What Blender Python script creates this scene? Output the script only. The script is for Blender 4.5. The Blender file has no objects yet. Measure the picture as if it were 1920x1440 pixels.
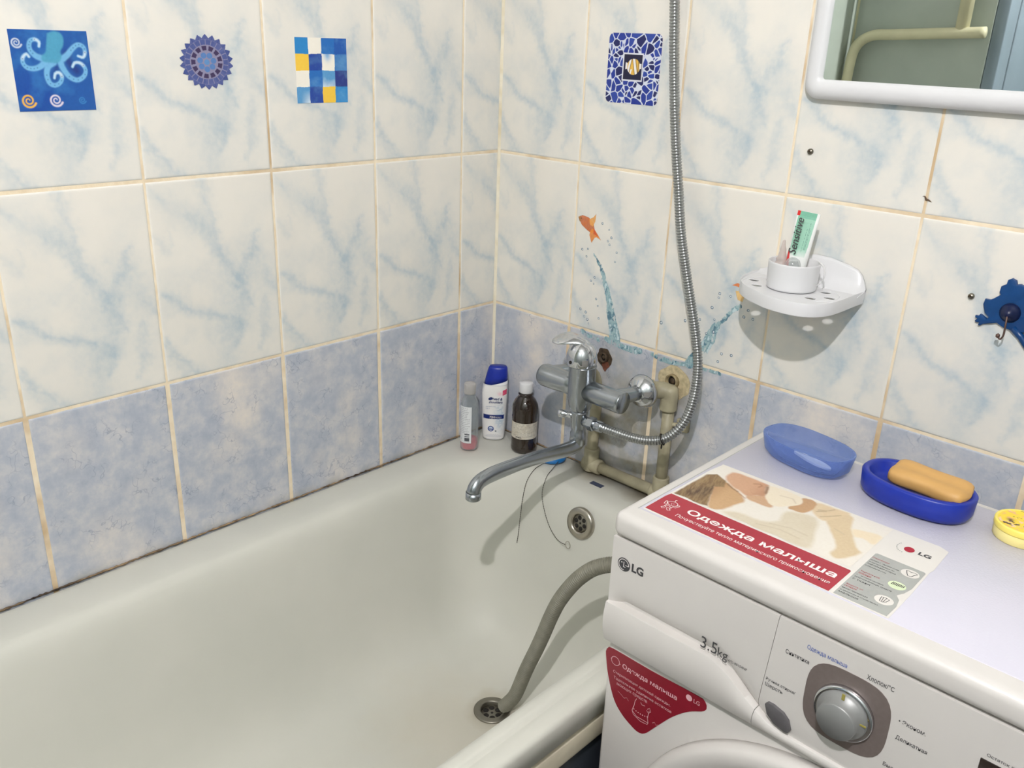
import bpy, bmesh, math, random
import numpy as np
from mathutils import Vector, Matrix

SC = bpy.context.scene
COL = SC.collection
random.seed(4)
# ------------------------------------------------------------------ camera, light, exposure
def euler_from(a, b, c):
    return (Matrix.Rotation(c, 3, 'Z') @ Matrix.Rotation(b, 3, 'Y') @ Matrix.Rotation(a, 3, 'X')).to_4x4()
cam_data = bpy.data.cameras.new('camera'); cam = bpy.data.objects.new('camera', cam_data); COL.objects.link(cam)
cam.matrix_world = Matrix.Translation((1.2160, -1.2396, 1.3536)) @ euler_from(1.1969, -0.0358, 0.7657)
cam_data.sensor_width = 36.0; cam_data.lens = 36.0 * 1650.15 / 1920.0; cam_data.clip_start = 0.02
SC.camera = cam
W = bpy.data.worlds.new('world'); SC.world = W; W.use_nodes = True
W.node_tree.nodes['Background'].inputs[0].default_value = (0.9, 0.95, 1.0, 1)
W.node_tree.nodes['Background'].inputs[1].default_value = 0.02
BULB = Vector((1.267, -1.495, 2.125)); BULB_R = 0.020; BULB_POWER = 5500.0
BULB_COL = (1.0, 0.965, 0.975)
SC.view_settings.view_transform = 'Standard'; SC.view_settings.look = 'None'
SC.view_settings.gamma = 1.0; SC.view_settings.use_curve_mapping = False
SC.view_settings.exposure = 0.0
SC.cycles.max_bounces = 10; SC.cycles.diffuse_bounces = 6

# ------------------------------------------------------------------ helpers
def lin(c):
    c = c / 255.0
    return c / 12.92 if c <= 0.04045 else ((c + 0.055) / 1.055) ** 2.4
def S(r, g, b): return (lin(r), lin(g), lin(b), 1.0)

class NT:
    def __init__(s, name):
        s.m = bpy.data.materials.new(name); s.m.use_nodes = True; s.t = s.m.node_tree
        s.t.nodes.clear(); s.out = s.t.nodes.new('ShaderNodeOutputMaterial')
        s.b = s.t.nodes.new('ShaderNodeBsdfPrincipled'); s.t.links.new(s.b.outputs[0], s.out.inputs[0])
    def n(s, kind, **kw):
        d = s.t.nodes.new(kind)
        for k, v in kw.items(): setattr(d, k, v)
        return d
    def l(s, a, b): s.t.links.new(a, b)
    def set(s, **kw):
        for k, v in kw.items(): s.b.inputs[k.replace('_', ' ')].default_value = v
    def obj(s):
        return s.n('ShaderNodeTexCoord').outputs['Object']
    def geo(s):
        return s.n('ShaderNodeNewGeometry').outputs['Position']
    def noise(s, vec, scale, detail=3, rough=0.5):
        d = s.n('ShaderNodeTexNoise'); d.inputs['Scale'].default_value = scale
        d.inputs['Detail'].default_value = detail; d.inputs['Roughness'].default_value = rough
        s.l(vec, d.inputs['Vector']); return d.outputs['Fac']
    def ramp(s, fac, stops):
        d = s.n('ShaderNodeValToRGB'); e = d.color_ramp.elements
        while len(e) < len(stops): e.new(0.5)
        for i, (p, c) in enumerate(stops): e[i].position = p; e[i].color = c if len(c) == 4 else (*c, 1)
        s.l(fac, d.inputs[0]); return d.outputs[0]
    def mix(s, fac, a, b, blend='MIX'):
        d = s.n('ShaderNodeMix', data_type='RGBA', blend_type=blend)
        for v, i in ((fac, 0), (a, 6), (b, 7)):
            if isinstance(v, (float, int, tuple)): d.inputs[i].default_value = v
            else: s.l(v, d.inputs[i])
        return d.outputs[2]
    def math(s, op, a, b=0.0, clamp=False):
        d = s.n('ShaderNodeMath', operation=op); d.use_clamp = clamp
        for i, v in enumerate((a, b)):
            if isinstance(v, (float, int)): d.inputs[i].default_value = v
            else: s.l(v, d.inputs[i])
        return d.outputs[0]
    def attr(s, name, color=False):
        d = s.n('ShaderNodeAttribute'); d.attribute_name = name
        return d.outputs['Color' if color else 'Fac']
    def bump(s, h, strength=0.2, dist=0.001):
        d = s.n('ShaderNodeBump'); d.inputs['Strength'].default_value = strength; d.inputs['Distance'].default_value = dist
        s.l(h, d.inputs['Height']); s.l(d.outputs[0], s.b.inputs['Normal'])

def pmat(name, col, rough=0.4, metal=0.0, var=0.06, scale=40, bump=0.0, coat=0.0, spec=0.5, rvar=0.0, **kw):
    """plain surface with a little procedural mottling"""
    t = NT(name); v = t.obj(); f = t.noise(v, scale, 4)
    dark = tuple(x * (1 - var) for x in col[:3]) + (1,); light = tuple(min(1, x * (1 + var)) for x in col[:3]) + (1,)
    t.l(t.ramp(f, [(0.3, dark), (0.7, light)]), t.b.inputs['Base Color'])
    t.set(Roughness=rough, Metallic=metal); t.b.inputs['Coat Weight'].default_value = coat
    t.b.inputs['Specular IOR Level'].default_value = spec
    if rvar: t.l(t.math('ADD', t.math('MULTIPLY', f, rvar * 2), rough - rvar), t.b.inputs['Roughness'])
    if bump: t.bump(t.noise(v, scale * 4, 3), bump, 0.001)
    for k, vv in kw.items(): t.b.inputs[k].default_value = vv
    return t.m

def painted(name, rough=0.35, attr='paint', bumpy=0.0):
    t = NT(name); f = t.noise(t.obj(), 300, 2)
    c = t.mix(0.10, t.attr(attr, True), t.ramp(f, [(0.3, (0.3, 0.3, 0.3, 1)), (0.7, (0.7, 0.7, 0.7, 1))]), 'OVERLAY')
    t.l(c, t.b.inputs['Base Color']); t.set(Roughness=rough)
    return t.m

def clear_plastic(name, tint, alpha=0.3, rough=0.15):
    t = NT(name); f = t.noise(t.obj(), 60, 3)
    t.l(t.ramp(f, [(0.3, tint), (0.7, tuple(min(1, x * 1.08) for x in tint[:3]) + (1,))]), t.b.inputs['Base Color'])
    t.set(Roughness=rough); tr = t.n('ShaderNodeBsdfTransparent'); tr.inputs[0].default_value = tuple(0.5 + 0.5 * x for x in tint[:3]) + (1,)
    fr = t.n('ShaderNodeLayerWeight'); fr.inputs[0].default_value = 0.35
    a = t.math('ADD', t.math('MULTIPLY', fr.outputs['Facing'], 0.5), alpha, True)
    m = t.n('ShaderNodeMixShader'); t.l(a, m.inputs[0]); t.l(tr.outputs[0], m.inputs[1]); t.l(t.b.outputs[0], m.inputs[2])
    t.l(m.outputs[0], t.out.inputs[0]); return t.m

class MB:
    """collects geometry for ONE mesh object"""
    def __init__(s): s.v = []; s.f = []; s.mi = []; s.sm = []
    def add(s, verts, faces, mi=0, smooth=True):
        o = len(s.v); s.v.extend([tuple(p) for p in verts]); s.f.extend([tuple(o + i for i in f) for f in faces])
        s.mi.extend([mi] * len(faces)); s.sm.extend([smooth] * len(faces)); return s
    def bm(s, b, mat=None, mi=0, smooth=False):
        b.verts.ensure_lookup_table()
        for i, v in enumerate(b.verts): v.index = i
        vs = [(mat @ v.co) if mat else v.co.copy() for v in b.verts]
        s.add(vs, [[v.index for v in f.verts] for f in b.faces], mi, smooth); b.free(); return s
    def box(s, x0, x1, y0, y1, z0, z1, bev=0.0, seg=2, mi=0, mat=None, smooth=None):
        b = bmesh.new(); bmesh.ops.create_cube(b, size=1)
        for v in b.verts:
            v.co = Vector(((x0 + x1) / 2 + v.co.x * (x1 - x0), (y0 + y1) / 2 + v.co.y * (y1 - y0), (z0 + z1) / 2 + v.co.z * (z1 - z0)))
        if bev: bmesh.ops.bevel(b, geom=list(b.edges), offset=bev, segments=seg, profile=0.5, affect='EDGES')
        return s.bm(b, mat, mi, bool(bev) if smooth is None else smooth)
    def loft(s, rings, closed=True, cap0=False, cap1=False, mi=0, smooth=True):
        n = len(rings[0]); vs = [p for r in rings for p in r]; fs = []
        for k in range(len(rings) - 1):
            for i in range(n if closed else n - 1):
                j = (i + 1) % n; fs.append((k * n + i, k * n + j, (k + 1) * n + j, (k + 1) * n + i))
        if cap0: fs.append(tuple(range(n))[::-1])
        if cap1: fs.append(tuple((len(rings) - 1) * n + i for i in range(n)))
        return s.add(vs, fs, mi, smooth)
    def lathe(s, prof, org=(0, 0, 0), axis=(0, 0, 1), n=32, mi=0, smooth=True, sx=1.0, sy=1.0, up=None, caps=True):
        a = Vector(axis).normalized()
        u = Vector(up) if up else (Vector((1, 0, 0)) if abs(a.z) > 0.9 else Vector((0, 0, 1)).cross(a)); u = (u - u.dot(a) * a).normalized(); w = a.cross(u)
        o = Vector(org); rings = []
        for r, h in prof:
            r = max(r, 1e-5)
            rings.append([o + a * h + (u * math.cos(2 * math.pi * i / n) * sx + w * math.sin(2 * math.pi * i / n) * sy) * r for i in range(n)])
        return s.loft(rings, True, caps and prof[0][0] > 1e-4, caps and prof[-1][0] > 1e-4, mi, smooth)
    def tube(s, pts, rad, n=12, mi=0, cap=True, flat=None, smooth=True):
        pts = [Vector(p) for p in pts]; m = len(pts); rings = []; up = None
        for i, p in enumerate(pts):
            t = (pts[min(i + 1, m - 1)] - pts[max(i - 1, 0)]).normalized()
            if up is None: up = Vector((0, 0, 1)) if abs(t.z) < 0.9 else Vector((1, 0, 0))
            up = (up - up.dot(t) * t).normalized(); w = t.cross(up)
            r = rad(i / (m - 1)) if callable(rad) else (rad[i] if isinstance(rad, (list, tuple)) else rad)
            rx, ry = (r if isinstance(r, tuple) else (r, r))
            rings.append([p + w * math.cos(2 * math.pi * k / n) * rx + up * math.sin(2 * math.pi * k / n) * ry for k in range(n)])
        return s.loft(rings, True, cap, cap, mi, smooth)
    def prism(s, poly, z0, z1, frame=None, mi=0, smooth=False, bev=0.0):
        """polygon (a, b) extruded along the third axis; frame = 4x4 or None"""
        b = bmesh.new(); vs = [b.verts.new((p[0], p[1], z0)) for p in poly]; f = b.faces.new(vs)
        r = bmesh.ops.extrude_face_region(b, geom=[f])
        top = [e for e in r['geom'] if isinstance(e, bmesh.types.BMVert)]
        for v in top: v.co.z = z1
        if bev:
            es = [e for e in b.edges if all(v in top for v in e.verts)]
            bmesh.ops.bevel(b, geom=es, offset=bev, segments=2, profile=0.5, affect='EDGES')
        bmesh.ops.recalc_face_normals(b, faces=list(b.faces))
        return s.bm(b, frame, mi, smooth)
    def lines(s, name, mat, parent, items):
        """one object for every printed line; items = text_geo argument tuples"""
        for it in items:
            m_ = MB(); text_geo(m_, *it[:-1] if isinstance(it[-1], dict) else it, **(it[-1] if isinstance(it[-1], dict) else {})); m_.build(name, mat, parent)
    def build(s, name, mats, parent=None, auto=None):
        me = bpy.data.meshes.new(name); me.from_pydata(s.v, [], s.f)
        for m in (mats if isinstance(mats, (list, tuple)) else [mats]): me.materials.append(m)
        me.polygons.foreach_set('material_index', s.mi); me.polygons.foreach_set('use_smooth', s.sm); me.update()
        b = bmesh.new(); b.from_mesh(me); bmesh.ops.recalc_face_normals(b, faces=list(b.faces)); b.to_mesh(me); b.free()
        if auto: me.set_sharp_from_angle(angle=math.radians(auto))
        return link(name, me, parent)

def link(name, data, parent=None):
    o = bpy.data.objects.new(name, data); COL.objects.link(o)
    if parent:
        o.parent = parent; o.matrix_parent_inverse = Matrix.Translation(parent.location).inverted() if parent.parent is None else Matrix.Identity(4)
        if parent.parent is not None: o.matrix_parent_inverse = Matrix.Identity(4); o.location = (0, 0, 0)
    return o
def thing(name, label, cat, loc=(0, 0, 0), group=None):
    o = bpy.data.objects.new(name, None); COL.objects.link(o); o.location = loc; o.empty_display_size = 0.02
    return tag(o, label, cat, group)
def tag(o, label, cat, group=None, kind=None):
    if label: o['label'] = label
    if cat: o['category'] = cat
    if group: o['group'] = group
    if kind: o['kind'] = kind
    return o
def struct(o): o['kind'] = 'structure'; return o
def smooth_path(pts, n):
    """Catmull-Rom through the points, evenly resampled to n points"""
    P = np.array(pts, float); Q = np.vstack([2 * P[0] - P[1], P, 2 * P[-1] - P[-2]]); out = []
    for i in range(len(P) - 1):
        a, b, c, d = Q[i], Q[i + 1], Q[i + 2], Q[i + 3]
        for t in np.linspace(0, 1, 24, endpoint=False):
            out.append(0.5 * ((2 * b) + (c - a) * t + (2 * a - 5 * b + 4 * c - d) * t * t + (3 * b - a - 3 * c + d) * t ** 3))
    out.append(P[-1]); out = np.array(out); L = np.r_[0, np.cumsum(np.linalg.norm(np.diff(out, axis=0), axis=1))]
    g = np.linspace(0, L[-1], n)
    return np.stack([np.interp(g, L, out[:, k]) for k in range(P.shape[1])], 1), L[-1]
def rrect(x0, x1, y0, y1, r, z, seg=10):
    pts = []; r = min(r, (x1 - x0) / 2, (y1 - y0) / 2)
    for cx, cy, a in ((x1 - r, y1 - r, 0), (x0 + r, y1 - r, 90), (x0 + r, y0 + r, 180), (x1 - r, y0 + r, 270)):
        for k in range(seg + 1):
            t = math.radians(a + 90 * k / seg); pts.append((cx + r * math.cos(t), cy + r * math.sin(t), z))
    return pts

# ---- numpy painting
_rs = np.random.RandomState(7); _G = _rs.rand(64, 64)
def vnoise(x, y, sc=1.0, off=0):
    x = np.asarray(x) * sc + off * 7.3; y = np.asarray(y) * sc + off * 3.1
    xi = np.floor(x).astype(int); yi = np.floor(y).astype(int); fx = x - xi; fy = y - yi
    fx = fx * fx * (3 - 2 * fx); fy = fy * fy * (3 - 2 * fy); g = lambda a, b: _G[a % 64, b % 64]
    return (g(xi, yi) * (1 - fx) + g(xi + 1, yi) * fx) * (1 - fy) + (g(xi, yi + 1) * (1 - fx) + g(xi + 1, yi + 1) * fx) * fy
def fbm(x, y, sc, off=0, oct=4):
    a = 0.5; o = 0; t = 0
    for k in range(oct): o = o + a * vnoise(x, y, sc * 2 ** k, off + k); t += a; a *= 0.55
    return o / t
def stroke(X, Y, pts, w0, w1=None, power=2.0):
    """soft polyline: 1 on the line, falls off over the width"""
    w1 = w0 if w1 is None else w1; best = np.zeros_like(X); n = len(pts) - 1
    for i in range(n):
        ax, ay = pts[i]; bx, by = pts[i + 1]; dx, dy = bx - ax, by - ay
        t = np.clip(((X - ax) * dx + (Y - ay) * dy) / (dx * dx + dy * dy + 1e-12), 0, 1)
        d = np.hypot(X - ax - t * dx, Y - ay - t * dy); w = w0 + (w1 - w0) * (i + t) / n
        best = np.maximum(best, np.exp(-(d / w) ** power))
    return best
def poly_mask(X, Y, poly, soft=0.0005):
    P = np.array(poly); ins = np.zeros(X.shape, bool); dm = np.full(X.shape, 1e9); n = len(P)
    for i in range(n):
        ax, ay = P[i]; bx, by = P[(i + 1) % n]
        c = ((ay > Y) != (by > Y)) & (X < (bx - ax) * (Y - ay) / (by - ay + 1e-15) + ax); ins ^= c
        dx, dy = bx - ax, by - ay; t = np.clip(((X - ax) * dx + (Y - ay) * dy) / (dx * dx + dy * dy + 1e-15), 0, 1)
        dm = np.minimum(dm, np.hypot(X - ax - t * dx, Y - ay - t * dy))
    sd = np.where(ins, dm, -dm); return np.clip(0.5 + sd / (2 * soft), 0, 1)
def over(C, col, a):
    c = np.array([lin(col[0]), lin(col[1]), lin(col[2])]); return C * (1 - a[..., None]) + c * a[..., None]
def paint_grid(name, X, Y, place, C, mask, mat, parent=None, thick=0.0):
    """a fine mesh patch; X, Y 2-D coordinate arrays, place(X, Y) -> xyz, C colours; cells outside mask are dropped"""
    ny, nx = X.shape; P = np.stack(place(X, Y), -1).reshape(-1, 3); idx = np.arange(ny * nx).reshape(ny, nx)
    q = np.stack([idx[:-1, :-1], idx[:-1, 1:], idx[1:, 1:], idx[1:, :-1]], -1).reshape(-1, 4)
    if mask is not None: q = q[(mask.reshape(-1)[q].mean(1) > 0.5)]
    used = np.unique(q); remap = -np.ones(ny * nx, int); remap[used] = np.arange(len(used)); q = remap[q]; P = P[used]; Cc = C.reshape(-1, 3)[used]
    me = bpy.data.meshes.new(name); me.vertices.add(len(P)); me.vertices.foreach_set('co', P.astype(np.float32).ravel())
    me.loops.add(q.size); me.loops.foreach_set('vertex_index', q.ravel().astype(np.int32)); me.polygons.add(len(q))
    me.polygons.foreach_set('loop_start', np.arange(0, q.size, 4, dtype=np.int32)); me.polygons.foreach_set('use_smooth', np.ones(len(q), bool))
    me.update(calc_edges=True)
    a = me.color_attributes.new('paint', 'FLOAT_COLOR', 'POINT'); a.data.foreach_set('color', np.c_[Cc, np.ones(len(Cc))].astype(np.float32).ravel())
    me.materials.append(mat); return link(name, me, parent)

def text_geo(mb, body, org, xd, yd, width, height=None, shear=0.0, bold=0.0, mi=0, align='L'):
    """lettering as real flat geometry: org = lower-left of the line, width in metres"""
    c = bpy.data.curves.new('t', 'FONT'); c.body = body; c.fill_mode = 'BOTH'; c.shear = shear; c.offset = bold; c.resolution_u = 3
    o = bpy.data.objects.new('t', c); COL.objects.link(o); bpy.context.view_layer.update()
    me = bpy.data.meshes.new_from_object(o.evaluated_get(bpy.context.evaluated_depsgraph_get()))
    co = np.zeros(len(me.vertices) * 3); me.vertices.foreach_get('co', co); co = co.reshape(-1, 3)
    if len(co):
        mn, mx = co.min(0), co.max(0); k = width / (mx[0] - mn[0]); ky = k if height is None else height / (mx[1] - mn[1])
        co = (co - [mn[0], 0 if height is None else mn[1], 0]) * [k, ky, 1]
        xd, yd, og = Vector(xd), Vector(yd), Vector(org)
        mb.add([og + xd * p[0] + yd * p[1] for p in co], [tuple(f.vertices) for f in me.polygons], mi, False)
    bpy.data.objects.remove(o); bpy.data.curves.remove(c); bpy.data.meshes.remove(me)

# ------------------------------------------------------------------ materials
def marble_material():
    t = NT('marbled_tile'); v = t.geo(); vein = t.attr('vein'); st = t.attr('stain')
    fine = t.noise(v, 90, 4, 0.6); soft = t.noise(v, 9, 3)
    k = t.math('MULTIPLY', vein, t.math('ADD', t.math('MULTIPLY', fine, 1.3), 0.35), True)
    base = t.ramp(soft, [(0.3, S(226, 221, 212)), (0.7, S(230, 225, 216))])
    c = t.mix(k, base, S(176, 190, 198))
    c = t.mix(st, c, S(150, 140, 110)); t.l(c, t.b.inputs['Base Color']); t.set(Roughness=0.28)
    t.b.inputs['Specular IOR Level'].default_value = 0.35; t.bump(t.noise(v, 14, 2), 0.08, 0.004); return t.m
def blue_material():
    t = NT('blue_stone_tile'); v = t.geo(); bl = t.attr('vein'); st = t.attr('stain')
    n1 = t.noise(v, 26, 5, 0.62); n2 = t.noise(v, 70, 4, 0.65); n3 = t.noise(v, 5, 2)
    a = t.math('ADD', t.math('MULTIPLY', n1, 0.75), t.math('MULTIPLY', n2, 0.35))
    c = t.ramp(a, [(0.36, S(164, 171, 186)), (0.52, S(178, 183, 194)), (0.70, S(202, 201, 203))])
    c = t.mix(t.math('MULTIPLY', bl, t.math('ADD', n2, 0.35), True), c, S(222, 214, 206))
    w = t.n('ShaderNodeTexVoronoi', feature='DISTANCE_TO_EDGE'); w.inputs['Scale'].default_value = 34
    wv = t.n('ShaderNodeVectorMath', operation='ADD'); sc = t.n('ShaderNodeVectorMath', operation='SCALE'); nn = t.n('ShaderNodeTexNoise'); nn.inputs['Scale'].default_value = 45
    t.l(v, nn.inputs['Vector']); t.l(nn.outputs['Color'], sc.inputs[0]); sc.inputs['Scale'].default_value = 0.05
    t.l(v, wv.inputs[0]); t.l(sc.outputs[0], wv.inputs[1]); t.l(wv.outputs[0], w.inputs['Vector'])
    line = t.ramp(w.outputs['Distance'], [(0.0, (1, 1, 1, 1)), (0.035, (0, 0, 0, 1))])
    gate = t.ramp(t.noise(v, 22, 2), [(0.5, (0, 0, 0, 1)), (0.62, (1, 1, 1, 1))])
    c = t.mix(t.math('MULTIPLY', t.math('MULTIPLY', line, gate), 0.5), c, S(112, 122, 150))
    c = t.mix(st, c, S(140, 132, 104)); t.l(c, t.b.inputs['Base Color']); t.set(Roughness=0.32)
    t.b.inputs['Specular IOR Level'].default_value = 0.35; t.bump(t.noise(v, 14, 2), 0.08, 0.004); return t.m
def grout_material(name, a, b, dark):
    t = NT(name); v = t.geo(); n = t.noise(v, 60, 4); n2 = t.noise(v, 7, 4, 0.6)
    c = t.ramp(n, [(0.3, a), (0.7, b)]); c = t.mix(t.ramp(n2, [(0.5, (0, 0, 0, 1)), (0.66, (1, 1, 1, 1))]), c, dark)
    t.l(c, t.b.inputs['Base Color']); t.set(Roughness=0.85); t.bump(t.noise(v, 400, 3), 0.4, 0.0006); return t.m
M = {}
M['marble'] = marble_material(); M['bluetile'] = blue_material()
M['grout'] = grout_material('tile_grout', S(228, 210, 180), S(238, 224, 200), S(198, 172, 136))
M['seam'] = grout_material('mouldy_sealant', S(84, 66, 50), S(176, 150, 116), S(44, 34, 26))
M['caulk'] = grout_material('corner_caulk', S(224, 214, 190), S(234, 226, 206), S(206, 192, 160))
M['plaster'] = pmat('painted_plaster', S(150, 156, 152), 0.7, var=0.05, scale=6)
M['greyplaster'] = pmat('grey_green_plaster', S(176, 184, 176), 0.7, var=0.08, scale=5, bump=0.2)
M['ceil'] = pmat('white_ceiling', S(178, 178, 174), 0.8, var=0.03, scale=5)
M['floor'] = pmat('dark_floor', S(96, 88, 80), 0.5, var=0.15, scale=8)
M['door'] = pmat('pale_blue_door', S(122, 136, 148), 0.5, var=0.06, scale=7)
def enamel():
    t = NT('bath_enamel'); v = t.geo(); f = t.noise(v, 6, 3)
    c = t.ramp(f, [(0.3, S(197, 197, 188)), (0.7, S(204, 203, 194))])
    # limescale and rust stains round the waste and along the back rim
    def spot(x, y, z, r):
        d = t.n('ShaderNodeVectorMath', operation='DISTANCE'); t.l(v, d.inputs[0]); d.inputs[1].default_value = (x, y, z)
        dd = t.math('ADD', d.outputs['Value'], t.math('MULTIPLY', t.noise(v, 25, 3), r * 0.5)); return t.ramp(t.math('DIVIDE', dd, r), [(0.45, (1, 1, 1, 1)), (1.0, (0, 0, 0, 1))])
    c = t.mix(t.math('MULTIPLY', spot(0.33, -0.42, 0.235, 0.22), 0.16), c, S(190, 168, 130))
    c = t.mix(t.math('MULTIPLY', spot(0.352, -0.33, 0.235, 0.075), 0.45), c, S(140, 122, 84))
    c = t.mix(t.math('MULTIPLY', spot(0.30, 0.0, 0.58, 0.085), 0.7), c, S(120, 105, 76))
    c = t.mix(t.math('MULTIPLY', spot(0.42, 0.0, 0.58, 0.085), 0.7), c, S(120, 105, 76))
    t.l(c, t.b.inputs['Base Color']); t.set(Roughness=0.5); t.b.inputs['Specular IOR Level'].default_value = 0.4; return t.m
M['enamel'] = enamel()
def chrome(name, col, rough, k=.10):
    t = NT(name); v = t.obj(); f = t.noise(v, 160, 4, 0.6)
    t.l(t.ramp(f, [(0.3, tuple(x * 0.93 for x in col[:3]) + (1,)), (0.7, col)]), t.b.inputs['Base Color'])
    t.l(t.math('ADD', t.math('MULTIPLY', f, k), rough - k / 2), t.b.inputs['Roughness']); t.set(Metallic=1.0); return t.m
M['chrome'] = chrome('limescaled_chrome', S(172, 177, 182), 0.24)
M['polished'] = chrome('polished_chrome', S(212, 214, 218), 0.10)
M['hose'] = chrome('metal_hose', S(176, 178, 178), 0.30)
M['steel'] = chrome('worn_steel', S(182, 176, 164), 0.30)
M['dullsteel'] = chrome('dull_steel', S(146, 142, 132), 0.42)
M['darkhole'] = pmat('dark_hole', S(26, 22, 18), 0.8, var=0.3)  # stands for shade inside holes and gaps; also the black tie's own colour
M['rust'] = pmat('rusty_socket', S(70, 56, 40), 0.7, var=0.4, scale=150, bump=0.5)
M['oldpipe'] = pmat('grimy_plastic_pipe', S(160, 153, 128), 0.5, var=0.20, scale=35, bump=0.1)
M['pipebeige'] = pmat('painted_pipe', S(214, 208, 176), 0.5, var=0.06, scale=20)
M['ribhose'] = pmat('grey_ribbed_hose', S(128, 126, 112), 0.5, var=0.12, scale=60)
M['white'] = pmat('white_plastic', S(214, 214, 216), 0.35, var=0.015, scale=20)
M['wmwhite'] = pmat('machine_white', S(207, 203, 199), 0.38, var=0.012, scale=20)
def lidtex():
    t = NT('textured_lid'); v = t.geo(); w = t.n('ShaderNodeTexVoronoi'); w.inputs['Scale'].default_value = 420; t.l(v, w.inputs['Vector'])
    t.l(t.ramp(t.noise(v, 10, 2), [(0.3, S(197, 196, 208)), (0.7, S(203, 200, 212))]), t.b.inputs['Base Color']); t.set(Roughness=0.42); t.bump(w.outputs['Distance'], 0.25, 0.0006); return t.m
M['lid'] = lidtex()
M['ink'] = pmat('dark_ink', S(62, 62, 64), 0.6, var=0.1)
M['blueink'] = pmat('blue_ink', S(66, 96, 168), 0.6)
M['whiteink'] = pmat('white_ink', S(236, 230, 228), 0.5)
M['redink'] = pmat('red_ink', S(172, 34, 54), 0.5)
M['crimson'] = pmat('crimson_sticker', S(164, 42, 58), 0.35, var=0.03)
M['deepred'] = pmat('deep_red_sticker', S(134, 24, 42), 0.38, var=0.04)
M['stickerwhite'] = pmat('sticker_white', S(220, 216, 210), 0.35, var=0.01)
M['stickergrey'] = pmat('sticker_grey', S(168, 170, 166), 0.4, var=0.03)
M['palegreen'] = pmat('pale_green_print', S(214, 228, 190), 0.4)
M['knobplate'] = pmat('taupe_metallic', S(142, 130, 126), 0.4, metal=0.5, var=0.05, scale=200)
M['knob'] = pmat('silver_plastic', S(140, 141, 140), 0.42, metal=0.35, var=0.03)
M['darkgrey'] = pmat('dark_grey_plastic', S(92, 90, 92), 0.4, var=0.08, scale=200)
M['display'] = pmat('dark_display', S(34, 22, 18), 0.15, coat=0.5)
M['paint'] = painted('printed_sticker', 0.3); M['paintmatte'] = painted('printed_label', 0.5)
M['darkpanel'] = pmat('dark_screen_panel', S(52, 58, 66), 0.4, var=0.3, scale=14)
M['screenframe'] = pmat('yellowed_white_frame', S(206, 198, 176), 0.45, var=0.08, scale=25)

# ------------------------------------------------------------------ tiled walls
def sc2(p): return [(u * 2.0, v * 3.0) for u, v in p]
VEINS = [([(.40, -.02), (.44, .08), (.47, .2), (.49, .29)], .085, .04, .75), ([(.12, .10), (.22, .155), (.34, .19)], .09, .17, .45),
    ([(.34, .20), (.43, .26), (.49, .34), (.57, .43), (.66, .53)], .10, .06, .95), ([(.42, .3), (.47, .35), (.54, .42)], .05, .05, .5),
    ([(.84, .29), (.80, .37), (.76, .43), (.71, .49), (.66, .54)], .03, .085, .8), ([(.79, .41), (.86, .5), (.92, .57), (1.0, .63)], .13, .05, .6),
    ([(.67, .53), (.70, .61), (.75, .69)], .09, .025, .7), ([(.67, .54), (.665, .62), (.65, .69), (.60, .74), (.54, .79)], .12, .13, .6),
    ([(.54, .79), (.52, .88), (.50, 1.0)], .14, .17, .55), ([(.06, .55), (.15, .59), (.25, .655), (.38, .69), (.50, .72)], .05, .05, 1.0),
    ([(.15, .61), (.22, .65)], .09, .05, .5), ([(.64, .76), (.63, .82), (.57, .89)], .06, .03, .8), ([(.86, .66), (.84, .77), (.86, .83)], .05, .10, .6), ([(.86, .83), (.80, .93)], .06, .03, .6),
    ([(.02, .78), (.10, .87), (.19, .94), (.29, 1.0)], .04, .06, .85), ([(.07, .90), (.15, .97)], .04, .06, .5), ([(.03, .26), (.11, .34)], .04, .05, .5), ([(.11, .24), (.14, .31)], .02, .03, .4),
    ([(.0, .02), (.1, .09)], .05, .04, .4), ([(.72, .35), (.78, .36)], .10, .10, .25)]
VEINS = [(sc2(p), a, b, s) for p, a, b, s in VEINS]
def marble(u, v):
    X = u * 2.0; Y = v * 3.0
    Xw = X + 0.11 * (fbm(X, Y, 5, 1) - .5) + .07 * (vnoise(X, Y, 20, 3) - .5) + .03 * (vnoise(X, Y, 48, 2) - .5); Yw = Y + 0.12 * (fbm(X, Y, 5, 9) - .5) + .04 * (vnoise(X, Y, 22, 8) - .5)
    a = np.zeros_like(X)
    for p, w0, w1, s in VEINS: a = 1 - (1 - a) * (1 - s * 0.54 * stroke(Xw, Yw, p, w0 * 1.4, w1 * 1.4, 1.5))
    haze = np.clip(fbm(X, Y, 1.6, 5) - .42, 0, 1) * (0.25 + 0.75 * v) * 1.1 + 0.10 * v
    return np.clip(a * (0.75 + 0.5 * fbm(X, Y, 9, 2)) + haze * 1.05, 0, 1)
BLOBS = [[(.55, .10, .20, .8), (.6, .28, .15, .9), (.5, .42, .12, .5), (.38, .5, .12, .4), (.8, .1, .2, .4), (.72, .85, .14, .3)],
         [(.35, .15, .2, .25), (.62, .4, .13, .45), (.66, .66, .14, .5), (.5, .85, .17, .6), (.3, .7, .1, .35)],
         [(.25, .2, .15, .3), (.4, .75, .2, .5), (.6, .9, .2, .6), (.7, .5, .12, .3)]]
def bluet(u, v, k):
    a = np.zeros_like(u); uu = u + .12 * (fbm(u, v, 7, k) - .5); vv = v + .1 * (fbm(u, v, 7, k + 4) - .5)
    for x, y, r, s in BLOBS[k % 3]: a = np.maximum(a, s * np.exp(-(((uu - x) / r) ** 2 + ((vv - y) / r) ** 2 * 1.6)))
    return np.clip(a * 1.4 - .1, 0, 1)
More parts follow.
